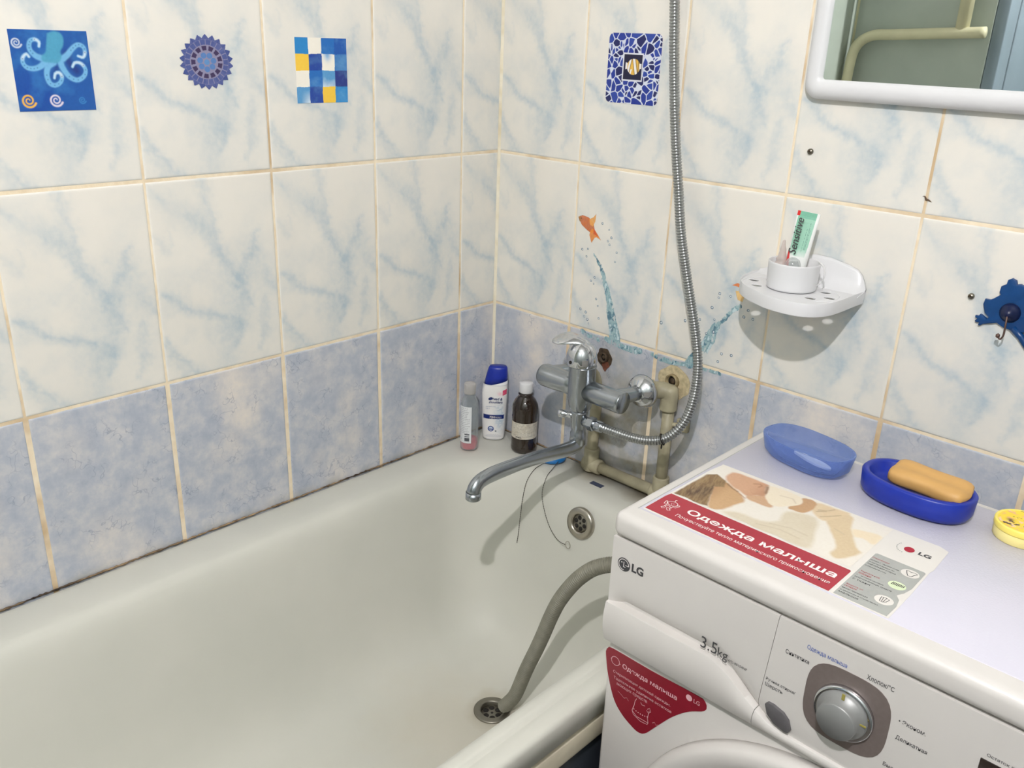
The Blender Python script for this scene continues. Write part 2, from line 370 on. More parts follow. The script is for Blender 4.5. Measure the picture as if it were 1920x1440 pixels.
def tiled_wall(name, cols, place, ufun, stainf, fine_lim, holes=()):
    """cols: list of (s0, s1, u at s0, u at s1)"""
    V = []; Q = []; MI = []; A = []; ST = []; off = 0
    rows = [(2.502, 2.352, 0), (2.352, 2.052, 0), (2.052, 1.752, 0), (1.752, 1.452, 0), (1.452, 1.152, 0), (1.152, .852, 0), (.852, .552, 1), (.552, .252, 1), (.252, -.048, 1)]
    for ci, (s0, s1, u0, u1) in enumerate(cols):
        for ri, (z1, z0, kind) in enumerate(rows):
            g = 0.0028 if kind else 0.0010; gz = 0.0016
            a0, a1, b0, b1 = s0 + (g if s0 > 0.001 else .0006), s1 - g, z0 + gz, z1 - gz
            step = 0.0025 if (s0 < fine_lim and z1 < 1.5 and z0 > 0.5) else 0.012
            def ticks(p, q):
                n = max(4, int((q - p) / step)); m = np.linspace(p + .003, q - .003, n); return np.r_[p, p + .0006, p + .0016, m, q - .0016, q - .0006, q]
            sa = ticks(a0, a1); zb = ticks(b0, b1); X, Z = np.meshgrid(sa, zb)
            e = np.minimum(np.minimum(X - a0, a1 - X), np.minimum(Z - b0, b1 - Z)); dpt = -0.0022 * np.clip(1 - e / 0.0030, 0, 1) ** 2.2
            dpt = dpt + _rs.uniform(-.00025, .00025)
            u = u0 + (X - s0) / (s1 - s0) * (u1 - u0); v = (z1 - Z) / 0.3 if ri else (z1 - Z) / 0.3 + 0.5
            att = bluet(u, v, ci * 2 + ri) if kind else marble(u, v)
            st = stainf(X, Z); P = place(X, Z, dpt); ny, nx = X.shape; idx = np.arange(nx * ny).reshape(ny, nx) + off
            q = np.stack([idx[:-1, :-1], idx[:-1, 1:], idx[1:, 1:], idx[1:, :-1]], -1).reshape(-1, 4)
            V.append(np.stack(P, -1).reshape(-1, 3)); Q.append(q); MI.append(np.full(len(q), kind)); A.append(att.ravel()); ST.append(st.ravel()); off += nx * ny
    # bed of grout behind the tiles, as a solid slab
    smax = cols[-1][1]; c = [place(np.array(s), np.array(z), np.array(d)) for d in (-.0011, -.12) for s, z in ((0, -.05), (smax, -.05), (smax, 2.502), (0, 2.502))]
    V.append(np.array([[float(k) for k in p] for p in c])); i = off
    Q.append(np.array([(i, i + 1, i + 2, i + 3), (i + 7, i + 6, i + 5, i + 4), (i, i + 4, i + 5, i + 1), (i + 1, i + 5, i + 6, i + 2), (i + 2, i + 6, i + 7, i + 3), (i + 3, i + 7, i + 4, i)]))
    MI.append(np.full(6, 2)); A.append(np.zeros(8)); ST.append(np.zeros(8))
    V = np.vstack(V); Q = np.vstack(Q); MI = np.concatenate(MI); A = np.concatenate(A); ST = np.concatenate(ST)
    me = bpy.data.meshes.new(name); me.vertices.add(len(V)); me.vertices.foreach_set('co', V.astype(np.float32).ravel())
    me.loops.add(Q.size); me.loops.foreach_set('vertex_index', Q.ravel().astype(np.int32)); me.polygons.add(len(Q))
    me.polygons.foreach_set('loop_start', np.arange(0, Q.size, 4, dtype=np.int32)); me.polygons.foreach_set('material_index', MI.astype(np.int32))
    me.polygons.foreach_set('use_smooth', np.r_[np.ones(len(Q) - 6, bool), np.zeros(6, bool)]); me.update(calc_edges=True)
    for nm, d in (('vein', A), ('stain', ST)):
        t = me.attributes.new(nm, 'FLOAT', 'POINT'); t.data.foreach_set('value', d.astype(np.float32))
    for m in ('marble', 'bluetile', 'grout'): me.materials.append(M[m])
    return struct(link(name, me))
colsL = [(0, .0976, .488, 0)] + [(.0976 + .2 * k, .2976 + .2 * k, 1, 0) for k in range(6)]
colsB = [(0, .1993, 0, 1)] + [(.1993 + .2 * k, .3993 + .2 * k, 0, 1) for k in range(8)]
def stainL(X, Z): return np.clip(np.exp(-((Z - .58) / .012) ** 2) * (vnoise(X, Z, 40, 2) - .2) * .5, 0, .6)
def stainB(X, Z):
    n = fbm(X, Z, 30, 3); a = np.exp(-((X - .36) / .13) ** 4) * np.exp(-((Z - .66) / .14) ** 4) * np.clip(n * 2.4 - .60, 0, 1) * .75
    for x, z, r, s in ((.29, .80, .05, .5), (.452, .795, .045, .9), (.29, .68, .03, .6), (.44, .64, .035, .6), (.38, .60, .07, .7), (.33, .60, .07, .7)):
        a = np.maximum(a, s * np.exp(-(((X - x) ** 2 + (Z - z) ** 2) / r ** 2)) * np.clip(n * 1.8 - .2, 0, 1))
    return np.clip(a, 0, .85)
wall_left = tiled_wall('wall_left', colsL, lambda s, z, d: (d, -s, z + 0 * s), None, stainL, 1.25)
wall_back = tiled_wall('wall_back', colsB, lambda s, z, d: (s + 0 * z, -d, z + 0 * s), None, stainB, 1.15)
# winding: both built facing the room
for o, flip in ((wall_left, True), (wall_back, False)):
    me = o.data; p = me.polygons[0]; want = Vector((1, 0, 0)) if o is wall_left else Vector((0, -1, 0))
    if p.normal.dot(want) < 0:
        me.flip_normals()

RX = 1.79; RY = -1.50; RB = -2.15; PX = .384
struct(MB().box(0, PX, RB, RY, -.05, 2.5).build('wall_front', M['greyplaster']))
struct(MB().box(-.1, 0, RB, -1.2976, -.05, 2.5).build('wall_left', M['greyplaster']))
struct(MB().box(0, RX + .1, RB - .1, RB, -.05, 2.5).build('wall_rear', M['plaster']))
struct(MB().box(RX, RX + .1, RB, 0.0, -.05, 2.5).build('wall_right', M['plaster']))
struct(MB().box(-.1, RX + .1, RB - .1, .1, 2.5, 2.6).build('ceiling', M['ceil']))
struct(MB().box(-.1, RX + .1, RB - .1, .1, -.1, 0.0).build('floor', M['floor']))
# open door leaf against the pier behind the photographer, seen in the mirror
d = MB(); d.box(PX + .001, PX + .034, -1.584, RY - .002, 0.005, 2.02, .003); d.box(PX + .001, PX + .034, RB + .004, -1.597, 0.005, 2.02, .003)
d.box(PX + .0005, PX + .022, -1.598, -1.583, 0.005, 2.02, mi=1); struct(d.build('door_1', [M['door'], M['darkhole']]))  # dark strip fills the door gap, its shade put in as colour
cf = MB(); cf.add([(.0, -.0042, .58), (.0, -.0042, 2.5), (.0042, 0, 2.5), (.0042, 0, .58), (-.001, .001, .58), (-.001, .001, 2.5)], [(0, 3, 2, 1), (0, 1, 5, 4), (3, 4, 5, 2), (0, 4, 3), (1, 2, 5)], 0, False)
struct(cf.build('trim_1', M['caulk']))

# mouldy joint between bath and tiles
def seam(name, p0, p1, n):
    mb = MB(); p0 = Vector(p0); p1 = Vector(p1); pts = []; rad = []
    for i in range(n):
        t = i / (n - 1); q = p0.lerp(p1, t); pts.append(q + Vector((0, 0, random.uniform(-.0006, .0006)))); rad.append(random.uniform(.0008, .0019))
    mb.tube(pts, rad, 6); return struct(mb.build(name, M['seam']))
seam('trim_2', (.002, -.004, .581), (.002, -1.48, .581), 360); seam('trim_3', (.004, -.002, .581), (.69, -.002, .581), 170)

# ------------------------------------------------------------------ bathtub
tub = thing('bathtub', 'white enamelled bathtub along the blue tiled wall', 'bathtub', (.345, -.75, 0))
mb = MB(); R = []
R.append(rrect(.012, .676, -1.492, -.006, .03, .535)); R.append(rrect(.004, .688, -1.498, -.003, .03, .540)); R.append(rrect(.003, .690, -1.498, -.003, .03, .572))
R.append(rrect(.004, .6885, -1.498, -.003, .03, .577)); R.append(rrect(.007, .684, -1.495, -.004, .03, .5795)); R.append(rrect(.012, .665, -1.490, -.006, .03, .5795))
R.append([(x, y, .5776 if x > .6 else .5798) for x, y, z in rrect(.014, .662, -1.488, -.007, .03, .5776)]); R.append([(x, y, .5812 if x > .6 else .5800) for x, y, z in rrect(.016, .659, -1.486, -.008, .03, .5812)])
R.append(rrect(.055, .652, -1.455, -.065, .11, .5812)); R.append(rrect(.074, .644, -1.44, -.086, .12, .5798)); R.append(rrect(.084, .636, -1.425, -.097, .125, .5755))
R.append(rrect(.090, .629, -1.414, -.104, .13, .566)); R.append(rrect(.096, .622, -1.405, -.110, .13, .553)); R.append(rrect(.100, .617, -1.39, -.115, .13, .535))
R.append(rrect(.112, .603, -1.33, -.128, .13, .47)); R.append(rrect(.126, .588, -1.24, -.142, .13, .39)); R.append(rrect(.142, .572, -1.16, -.158, .125, .33))
R.append(rrect(.160, .552, -1.09, -.176, .12, .288)); R.append(rrect(.184, .525, -1.03, -.20, .11, .262)); R.append(rrect(.215, .490, -.98, -.228, .09, .248)); R.append(rrect(.25, .455, -.92, -.255, .07, .242))
R.append(rrect(.285, .42, -.70, -.275, .06, .2385)); R.append(rrect(.305, .40, -.48, -.288, .045, .2365)); R.append(rrect(.315, .389, -.372, -.297, .036, .2355)); R.append(rrect(.328, .376, -.358, -.311, .024, .2335)); R.append(rrect(.329, .375, -.357, -.312, .023, .205))
mb.loft(R, True, False, True)
for x, y in ((.12, -.2), (.57, -.2), (.12, -1.25), (.57, -1.25)): mb.box(x - .02, x + .02, y - .02, y + .02, 0.0, .30, .004)
mb.build('basin', M['enamel'], tub)
def grille(name, c, ax, ro, ri, mat, parent, up, top, deep, hk=.25, nh=7):
    """flanged ring with a sunken strainer"""
    c = Vector(c); ax = Vector(ax).normalized(); mb = MB(); up = Vector(up); up = (up - up.dot(ax) * ax).normalized(); w = ax.cross(up)
    mb.lathe([(ro, -.002), (ro, top * .35), (ro * .95, top * .8), (ri * 1.2, top), (ri * 1.06, top * .9), (ri, top * .4), (ri * .96, deep)], c, ax, 48, caps=False); ring = mb.build(name, mat, parent)
    base = c + ax * (deep + .0003); s = MB(); s.lathe([(ri * .95, 0), (ri * .93, .0005), (0, .0008)], base, ax, 32); s.build('strainer', M['dullsteel'], ring)
    for k in range(nh):
        a = 2 * math.pi * k / (nh - 1) + .3; rad = 0 if k == nh - 1 else ri * .60; q = base + ax * .0006 + (up * math.cos(a) + w * math.sin(a)) * rad
        h = MB(); rr = ri * (hk if k < nh - 1 else hk * .5); h.lathe([(rr, 0), (rr * .95, .0004), (0, .0004)], q, ax, 16); h.build('drain_hole', M['darkhole'], ring)  # flat dark discs, hole shade put in as colour, nothing is cut
    return ring
n_over = Vector((0, -1, .18)).normalized()
grille('overflow_cover', (.3535, -.1180, .5335), n_over, .030, .0170, M['steel'], tub, (0, 0, 1), .0062, .0010)
grille('waste_outlet', (.352, -.3345, .2362), (0, 0, 1), .033, .0205, M['dullsteel'], tub, (1, 0, 0), .0022, -.0070)
lb = MB(); lb.box(.320, .347, -.058, -.046, .5812, .5818, mat=None); lab = lb.build('maker_label', pmat('navy_label', S(56, 66, 92), .35), tub); lab['label'] = 'small dark blue rectangular label'

# bath screen under the outer rim
scr = thing('bath_screen', 'bath screen with yellowed white frame and dark panel under the tub rim', 'panel', (.66, -.75, 0))
mb = MB()
mb.box(.664, .684, -1.49, -.01, .492, .528, .004); mb.box(.664, .684, -1.49, -.01, 0.0, .04, .004)
for y in (-1.475, -.77, -.03): mb.box(.664, .683, y - .015, y + .015, .04, .492, .003)
mb.build('frame', M['screenframe'], scr); MB().box(.670, .675, -1.47, -.03, .035, .495).build('panel', M['darkpanel'], scr)

# ------------------------------------------------------------------ washing machine
wm = thing('washing_machine', 'narrow white front-loading washing machine with a crimson baby clothes sticker on top', 'washing machine', (.997, -.325, 0))
X0, X1, YF, YB = .697, 1.297, -.500, -.152
mb = MB(); mb.box(X0 + .0015, X1 - .0015, -.492, YB - .004, .03, .817, .004)
for x in (X0 + .05, X1 - .05):
    for y in (-.46, -.19): mb.lathe([(.02, 0), (.022, .008), (.012, .012), (.012, .032)], (x, y, 0), n=18)
mb.build('housing', M['wmwhite'], wm)
mb = MB(); mb.box(X0 - .002, X1 + .002, YF - .003, YB, .8195, .8515, .0105, 5); mb.build('lid', M['wmwhite'], wm)
lp = MB(); lp.box(.7125, X1 - .015, -.4765, YB - .0165, .8508, .8521, .0005, 1); lp.build('lid_panel', M['lid'], wm)
mb = MB(); mb.box(.7110, .7122, -.4775, YB - .016, .8512, .85165); mb.box(.7110, X1 - .014, YB - .0164, YB - .0155, .8512, .85165); mb.build('lid_groove', M['stickergrey'], wm)
# control panel: a height field with the sweeping handle groove
def gcurve(x):
    x = np.asarray(x, float); t = np.clip((x - .835) / .100, 0, 1); s = t * t * (3 - 2 * t); return .7285 - .0455 * s
def panel_y(x, z):
    g = gcurve(x); w = np.clip((x - .699) / .02, 0, 1) * (1 - .62 * np.clip((x - .86) / .07, 0, 1)); w = w * np.clip((1.15 - x) / .25, .0, 1)
    up = np.where(z >= g, .0135 * np.exp(-((z - g) / .0080) ** 1.1), 0.0) * w * (.45 + .55 * np.clip((.95 - x) / .1, 0, 1))
    hh = np.maximum(g - .6725, .004); q = np.clip((z - .6725) / hh, 0, 1); bul = .0075 * np.sin(np.pi * np.clip(q * .8 + .03, 0, 1)) ** .8
    return YF + up - np.where(z < g, bul, 0.0) * (1 - .55 * np.clip((x - .88) / .05, 0, 1)) + .006 * np.clip((.80 - z) / .13, 0, 1) * 0
def seam_x(z): return .9093 - .0100 * (.8175 - z) / .145
def field(name, n, left, mat, parent):
    U = np.linspace(0, 1, n); Vv = np.r_[np.linspace(0, 1, 46), 1 + np.linspace(0, 1, 80)[1:]]; rows = []
    for v in Vv:
        z = np.full(n, .745)
        for _ in range(6):
            xl, xr = (np.full(n, X0), seam_x(z) - .0003) if left else (seam_x(z) + .0003, np.full(n, X1)); x = xl + (xr - xl) * U; g = gcurve(x)
            z = .6725 + v * (g - .6725) if v <= 1 else g + .00025 + (v - 1) ** 1.6 * (.8175 - g)
        rows.append(np.stack([x, panel_y(x, z - (1e-6 if v <= 1 else 0)), z], -1))
    P = np.array(rows); ny = len(Vv); nx = n; P = P.reshape(-1, 3)
    idx = np.arange(nx * ny).reshape(ny, nx); q = np.stack([idx[:-1, :-1], idx[:-1, 1:], idx[1:, 1:], idx[1:, :-1]], -1).reshape(-1, 4)
    mb = MB(); mb.add(P.tolist(), q.tolist())
    bd = list(idx[0, :]) + list(idx[1:, -1]) + list(idx[-1, -2::-1]) + list(idx[-2:0:-1, 0])
    ring = [mb.v[i] for i in bd]; back = [(p[0], -.488, p[2]) for p in ring]; n = len(ring); o = len(mb.v)
    mb.v.extend([tuple(p) for p in back]); mb.f.extend([(bd[i], bd[(i + 1) % n], o + (i + 1) % n, o + i) for i in range(n)]); mb.mi.extend([0] * n); mb.sm.extend([False] * n)
    return mb.build(name, mat, parent, 60)
panel = field('control_panel', 200, False, M['wmwhite'], wm)
drawer = field('detergent_drawer', 120, True, M['wmwhite'], wm)
xd, yd = (1, 0, 0), (0, 0, 1); ys = YF - .0004
# lettering of the panel
P3 = lambda x, z, y=ys: (x, y, z)
MB().lines('lettering', M['ink'], panel, [('Синтетика', P3(.9216, .7800), xd, yd, .0256, .0052, dict(bold=.006)),
    ('Хлопок/°C', P3(1.0035, .7965), xd, yd, .0262, .0056, dict(bold=.006)),
    ('Ручная стирка/', P3(.9062, .7360), xd, yd, .0330, .0046, dict(bold=.006)),
    ('Шерсть', P3(.9062, .7285), xd, yd, .0200, .0056, dict(bold=.006)),
    ('• Эконом.', P3(1.0395, .7675), xd, yd, .0250, .0050, dict(bold=.006)),
    ('Деликатная', P3(1.0402, .7480), xd, yd, .0292, .0056, dict(bold=.006)),
    ('Быстрая', P3(1.0350, .7115), xd, yd, .0220, .0056, dict(bold=.006)),
    ('Остаток времени', P3(1.1150, .7790), xd, yd, .0400, .0042, dict(bold=.006))])

t = MB(); text_geo(t, 'Одежда малыша', P3(.9425, .7960), xd, yd, .0412, .0062, bold=.006); t.build('blue_lettering', M['blueink'], panel)
t = MB(); text_geo(t, 'LG', P3(.7262, .7825), xd, yd, .0165, .0112, bold=.04)
def disc(mb, c, r0, r1, y, a0=0, a1=360, n=40, mi=0):
    vs = []; fs = []
    for i in range(n + 1):
        a = math.radians(a0 + (a1 - a0) * i / n); vs += [(c[0] + r0 * math.cos(a), y, c[1] + r0 * math.sin(a)), (c[0] + r1 * math.cos(a), y, c[1] + r1 * math.sin(a))]
    for i in range(n): fs.append((2 * i, 2 * i + 1, 2 * i + 3, 2 * i + 2))
    mb.add(vs, fs, mi, False)
disc(t, (.7150, .7868), 0.0001, .0088, ys); lg = t.build('maker_logo', M['ink'], drawer)
t = MB(); c = (.7150, .7868); disc(t, c, .0066, .0074, ys - .0003, 0, 275); y_ = ys - .0003
t.add([(c[0] - .0005, y_, c[1] + .004), (c[0] + .0004, y_, c[1] + .004), (c[0] + .0004, y_, c[1] - .0032), (c[0] - .0005, y_, c[1] - .0032)], [(0, 1, 2, 3)], 0, False)
t.add([(c[0] + .0004, y_, c[1] - .0024), (c[0] + .0026, y_, c[1] - .0024), (c[0] + .0026, y_, c[1] - .0032), (c[0] + .0004, y_, c[1] - .0032)], [(0, 1, 2, 3)], 0, False)
t.add([(c[0] + .0022, y_, c[1] + .0003), (c[0] + .0070, y_, c[1] + .0003), (c[0] + .0070, y_, c[1] - .0004), (c[0] + .0022, y_, c[1] - .0004)], [(0, 1, 2, 3)], 0, False)
disc(t, (c[0] - .0030, c[1] + .0024), .0001, .0009, y_, n=12); t.build('logo_lines', M['whiteink'], lg)
MB().lines('lettering', M['ink'], drawer, [('3.5', P3(.8262, .7335), xd, yd, .0205, .0148),
    ('kg', P3(.8478, .7300), xd, yd, .0122, .0150),
    ('WD-80154NP', P3(.8604, .7338), xd, yd, .0236, .0032)])

# knob
def sq(cx, cz, pts, y0, y1, mat, name, parent, bev=0.0):
    f = Matrix(((1, 0, 0, 0), (0, 0, -1, 0), (0, 1, 0, 0), (0, 0, 0, 1)))      # (a, b, h) -> (a, -h, b)
    mb = MB(); mb.prism(pts, -y0, -y1, f, bev=bev); return mb.build(name, mat, parent, 40)
kp = []
for i in range(48):
    a = 2 * math.pi * i / 48; n_ = 3.3; r = 1 / (abs(math.cos(a)) ** n_ + abs(math.sin(a)) ** n_) ** (1 / n_); kp.append((.9905 + .0425 * r * math.cos(a) * (1.0), .7505 + .0435 * r * math.sin(a)))
plate = sq(0, 0, kp, YF + .001, YF - .0006, M['knobplate'], 'dial_plate', wm)
mb = MB(); kc = (.9900, 0, .7480)
mb.lathe([(.0300, 0), (.0300, .004), (.0284, .0058), (.0268, .0058)], (kc[0], YF - .0006, kc[2]), (0, -1, 0), 56)
mb.build('dial_ring', M['polished'], plate)
knob = MB().lathe([(.0262, .0), (.0262, .005), (.0240, .010), (.0200, .012), (.0196, .020), (.0185, .0215), (0, .0222)], (kc[0], YF - .0006, kc[2]), (0, -1, 0), 56).build('program_knob', M['knob'], wm)
mu_ = pmat('mustard_mark', S(150, 140, 70), .5); MB().box(.9885, .9915, YF - .0128, YF - .0118, .7700, .7765).build('pointer_mark', mu_, knob); MB().box(1.010, 1.016, YF - .0125, YF - .0115, .7520, .7535).build('pointer_mark', mu_, knob)
bt = sq(0, 0, [(.9107, .709), (.9135, .7125), (.9200, .7128), (.9318, .7096), (.9385, .7035), (.9420, .6930), (.9400, .6885), (.9360, .6880), (.9230, .6912), (.9144, .6981)], YF + .004, YF - .0035, M['darkgrey'], 'power_button', wm, .0012)
bt['label'] = 'dark grey leaf-shaped power button'
MB().box(1.1110, 1.250, YF - .0008, YF + .002, .700, .7755, .0006, 1).build('display', M['display'], wm)
for i in range(3):
    MB().lathe([(.007, 0), (.007, .003), (.0055, .0042), (0, .0045)], (1.13 + .045 * i, YF + .0005, .686), (0, -1, 0), 20).build('push_button', M['knob'], wm)
# door
dr = MB().lathe([(.2455, 0), (.2455, .010), (.243, .0165), (.236, .020), (.224, .0195), (.214, .0145), (.206, .0125), (.196, .0145), (.178, .024), (.165, .027), (.150, .026)], (1.0, -.492, .4187), (0, -1, 0), 96).build('door', M['wmwhite'], wm)
MB().lathe([(.150, .026), (.12, .016), (.06, .008), (0, .006)], (1.0, -.492, .4187), (0, -1, 0), 64).build('door_glass', M['display'], dr)
MB().box(.775, .80, -.520, -.507, .36, .46, .005).build('door_handle', M['wmwhite'], dr)
# stickers on the lid
Z = .85225
st = MB(); st.prism([(.7165, -.4745), (1.003, -.4745), (1.003, -.42), (1.0015, -.3635), (1.0030, -.355), (1.001, -.306), (.990, -.301), (.72, -.3035), (.7165, -.33)], Z, Z + .00012); stick = st.build('lid_sticker', M['stickerwhite'], wm)
st = MB(); st.prism([(.7172, -.4715), (.9425, -.4735), (.9430, -.4225), (.9415, -.4208), (.7185, -.4200), (.7170, -.4300)], Z + .0002, Z + .0003); st.build('crimson_band', M['crimson'], stick)
st = MB(); gpoly = [(.9470, -.4728), (1.0005, -.4722), (1.0010, -.450), (.9985, -.437), (.9935, -.4300), (.9975, -.4210), (1.0000, -.408), (.9995, -.369), (.9975, -.3672), (.9480, -.3672), (.9465, -.369)]
st.prism(gpoly, Z + .0002, Z + .0003); grey = st.build('grey_box', M['stickergrey'], stick)
st = MB()
def disc2(mb, cx, cy, z, rx, ry, n=28, mi=0): mb.add([(cx + rx * math.cos(2 * math.pi * i / n), cy + ry * math.sin(2 * math.pi * i / n), z) for i in range(n)], [tuple(range(n))], mi, False)
disc2(st, .988, -.381, Z + .0004, .0092, .0082); disc2(st, .9870, -.413, Z + .0004, .0088, .0078, mi=1); disc2(st, .9880, -.448, Z + .0004, .0092, .0085)
st.build('oval_pictures', [M['stickerwhite'], M['palegreen']], grey)
def line_xy(mb, pts, w, z, mi=0, closed=False):
    pts = [Vector((p[0], p[1], 0)) for p in pts]; n = len(pts); vs = []
    for i, p in enumerate(pts):
        a = pts[(i + 1) % n] if closed or i < n - 1 else p; b = pts[(i - 1) % n] if closed or i > 0 else p; t = (a - b)
        t = t.normalized() if t.length > 1e-9 else Vector((1, 0, 0)); q = Vector((-t.y, t.x, 0)) * w / 2; vs += [(p + q).to_tuple()[:2] + (z,), (p - q).to_tuple()[:2] + (z,)]
    m = n if closed else n - 1; mb.add(vs, [(2 * i, 2 * i + 1, 2 * ((i + 1) % n) + 1, 2 * ((i + 1) % n)) for i in range(m)], mi, False)
st = MB()
line_xy(st, [(.983, -.377), (.985, -.382), (.9875, -.3865), (.9910, -.386), (.9925, -.381), (.9945, -.3775), (.991, -.3762), (.988, -.3778), (.985, -.3765)], .0008, Z + .0005, closed=True)
st.build('oval_outline', M['ink'], grey)
st = MB()
for i in range(8): line_xy(st, [(.9815 + .0016 * i, -.4145 + .0002 * i), (.9822 + .0016 * i, -.4085)], .0009, Z + .0005)
st.build('oval_outline', M['ink'], grey)
st = MB()
line_xy(st, [(.984, -.444), (.985, -.452), (.988, -.453), (.991, -.450), (.992, -.444), (.988, -.443)], .0007, Z + .0005, closed=True); line_xy(st, [(.986, -.443), (.987, -.452)], .0006, Z + .0005); line_xy(st, [(.989, -.443), (.9885, -.452)], .0006, Z + .0005)
st.build('oval_outline', M['ink'], grey)
xd, yd = (1, 0, 0), (0, 1, 0)
gl = [(.9475, -.3855, .030, 'машина с функцией ухода'), (.9478, -.3905, .027, 'за одеждой малыша это'), (.9480, -.3955, .030, 'тщательная стирка'), (.9483, -.4005, .022, 'и бережный уход'),
      (.9492, -.4245, .028, 'эффективное удаление'), (.9494, -.4295, .038, 'остатков моющих средств'), (.9496, -.4345, .018, 'с ткани'),
      (.9490, -.4580, .026, 'низкая температура'), (.9492, -.4625, .038, 'и деликатный отжим белья'), (.9495, -.4670, .020, 'малыша')]
MB().lines('small_print', M['ink'], grey, [(s_, (x, y, Z + .0005), xd, yd, w, .0026) for x, y, w, s_ in gl])
st = MB()
text_geo(st, 'LG', (.9790, -.3368, Z + .0005), xd, yd, .0130, .0072, bold=.03); st.build('maker_name', M['ink'], grey)
st = MB()
MB().lines('red_line', M['redink'], grey, [(s_, (x, y, Z + .0005), xd, yd, w, .0030) for x, y, w, s_ in [(.9474, -.3800, .018, 'Стерилизация'), (.9492, -.4150, .020, 'Тщательное'), (.9494, -.4198, .013, 'полоскание'), (.9486, -.4485, .018, 'Защита от'), (.9488, -.4530, .013, 'складок')]])
disc2(st, .9690, -.3335, Z + .0004, .0054, .0060); st.build('red_disc', M['redink'], grey)
st = MB()
for i in range(9): a = math.radians(150 + 14 * i); disc2(st, .9665 + .0105 * math.cos(a), -.3325 + .0120 * math.sin(a), Z + .0005, .0007, .0010, 8)
st.build('ring_lettering', M['stickergrey'], grey)
MB().lines('white_lettering', M['whiteink'], stick, [('Одежда малыша', (.7565, -.4500, Z + .0005), xd, yd, .1800, .0150, dict(bold=.022)),
    ('Почувствуйте тепло материнского прикосновения', (.7520, -.4640, Z + .0005), xd, yd, .1850, .0082)])
st = MB()
zz = Z + .0005; lw = .0008
line_xy(st, [(.7345 + .0062 * math.cos(a), -.4405 + .0052 * math.sin(a)) for a in np.linspace(0, 6.28, 22)[:-1]], lw, zz, closed=True)
line_xy(st, [(.7300, -.4455), (.7265, -.4470), (.7250, -.4400), (.7258, -.4385), (.7290, -.4440)], lw, zz); line_xy(st, [(.7395, -.4440), (.7430, -.4385), (.7440, -.4400), (.7420, -.4470), (.7385, -.4460)], lw, zz)
line_xy(st, [(.7305, -.4455), (.7300, -.4510), (.7345, -.4530), (.7390, -.4510), (.7385, -.4455)], lw, zz); line_xy(st, [(.7300, -.4500), (.7345, -.4480), (.7390, -.4500)], lw, zz)
line_xy(st, [(.7310, -.4522), (.7285, -.4560), (.7310, -.4580), (.7335, -.4550)], lw, zz); line_xy(st, [(.7355, -.4550), (.7385, -.4580), (.7410, -.4560), (.7380, -.4522)], lw, zz)
line_xy(st, [(.7335, -.4345), (.7325, -.4310), (.7340, -.4300)], lw, zz); line_xy(st, [(.7325, -.4400), (.7335, -.4408)], lw, zz); line_xy(st, [(.7350, -.4402), (.7362, -.4396)], lw, zz); line_xy(st, [(.7340, -.4432), (.7350, -.4428)], lw, zz)
st.build('baby_outline', M['whiteink'], stick)
# the photograph printed on it: a woman nose to nose with a baby
xs = np.arange(.7195, .9395, .00065); yy = np.arange(-.4172, -.3040, .00065); X, Y = np.meshgrid(xs, yy); nn = fbm(X, Y, 60, 2)
C = np.ones(X.shape + (3,)) * np.array([lin(224), lin(218), lin(208)])
PP = {'hair': [(.7200, -.4175), (.7205, -.345), (.7291, -.3345), (.7466, -.342), (.7533, -.3583), (.7433, -.365), (.7529, -.3879), (.765, -.4145), (.7457, -.4179), (.7314, -.4175)],
 'face': [(.7529, -.3879), (.7433, -.365), (.7472, -.3456), (.7608, -.35), (.7786, -.3596), (.7888, -.3707), (.7873, -.3823), (.7809, -.4087), (.7673, -.4158)],
 'babyhead': [(.7442, -.338), (.7388, -.3238), (.7431, -.3123), (.7645, -.3111), (.7845, -.3111), (.7917, -.316), (.7999, -.3404), (.7923, -.3468), (.7847, -.3571), (.7733, -.3531), (.76, -.3488)],
 'chin': [(.7847, -.3571), (.8006, -.3417), (.8181, -.3565), (.8149, -.3639), (.8004, -.364), (.7899, -.3636)],
 'sleeve': [(.7884, -.3154), (.8092, -.3095), (.8304, -.3111), (.8392, -.3256), (.8326, -.3406), (.819, -.3555), (.8027, -.3455)],
 'arm': [(.8321, -.3451), (.8336, -.3117), (.8498, -.31), (.8549, -.3318), (.8502, -.3447), (.8405, -.3476)],
 'dress': [(.7849, -.4130), (.80, -.4000), (.825, -.3985), (.8395, -.3834), (.8363, -.3559), (.8669, -.3452), (.8821, -.3791), (.8902, -.4141), (.8515, -.4172), (.8228, -.4186)],
 'top': [(.8498, -.31), (.8784, -.3062), (.8901, -.305), (.8848, -.3258), (.8746, -.3443), (.8549, -.3318)],
 'leg': [(.8602, -.3177), (.8755, -.3085), (.896, -.3114), (.9037, -.3343), (.9264, -.3718), (.9351, -.381), (.9239, -.4082), (.9121, -.4057), (.9092, -.3841), (.8832, -.3497)],
 'foot': [(.9074, -.3371), (.9228, -.3304), (.937, -.3299), (.9382, -.3527), (.9245, -.3484), (.9152, -.3519)]}
def rnd(p):
    q = [p[-1]] + list(p) + [p[0], p[1]]; o = []
    for i in range(len(p)):
        A_, B_, C_, D_ = [np.array(q[(i + j) % len(q)]) for j in range(4)]
        for t in (0, .25, .5, .75): o.append(tuple(0.5 * ((2 * B_) + (C_ - A_) * t + (2 * A_ - 5 * B_ + 4 * C_ - D_) * t * t + (3 * B_ - A_ - 3 * C_ + D_) * t ** 3)))
    return o
PP = {k: (rnd(v) if k != 'hair' else v) for k, v in PP.items()}
pm = lambda k, s=.0012: poly_mask(X + .0012 * (vnoise(X, Y, 160, 3) - .5), Y + .0012 * (vnoise(X, Y, 160, 6) - .5), PP[k], s)
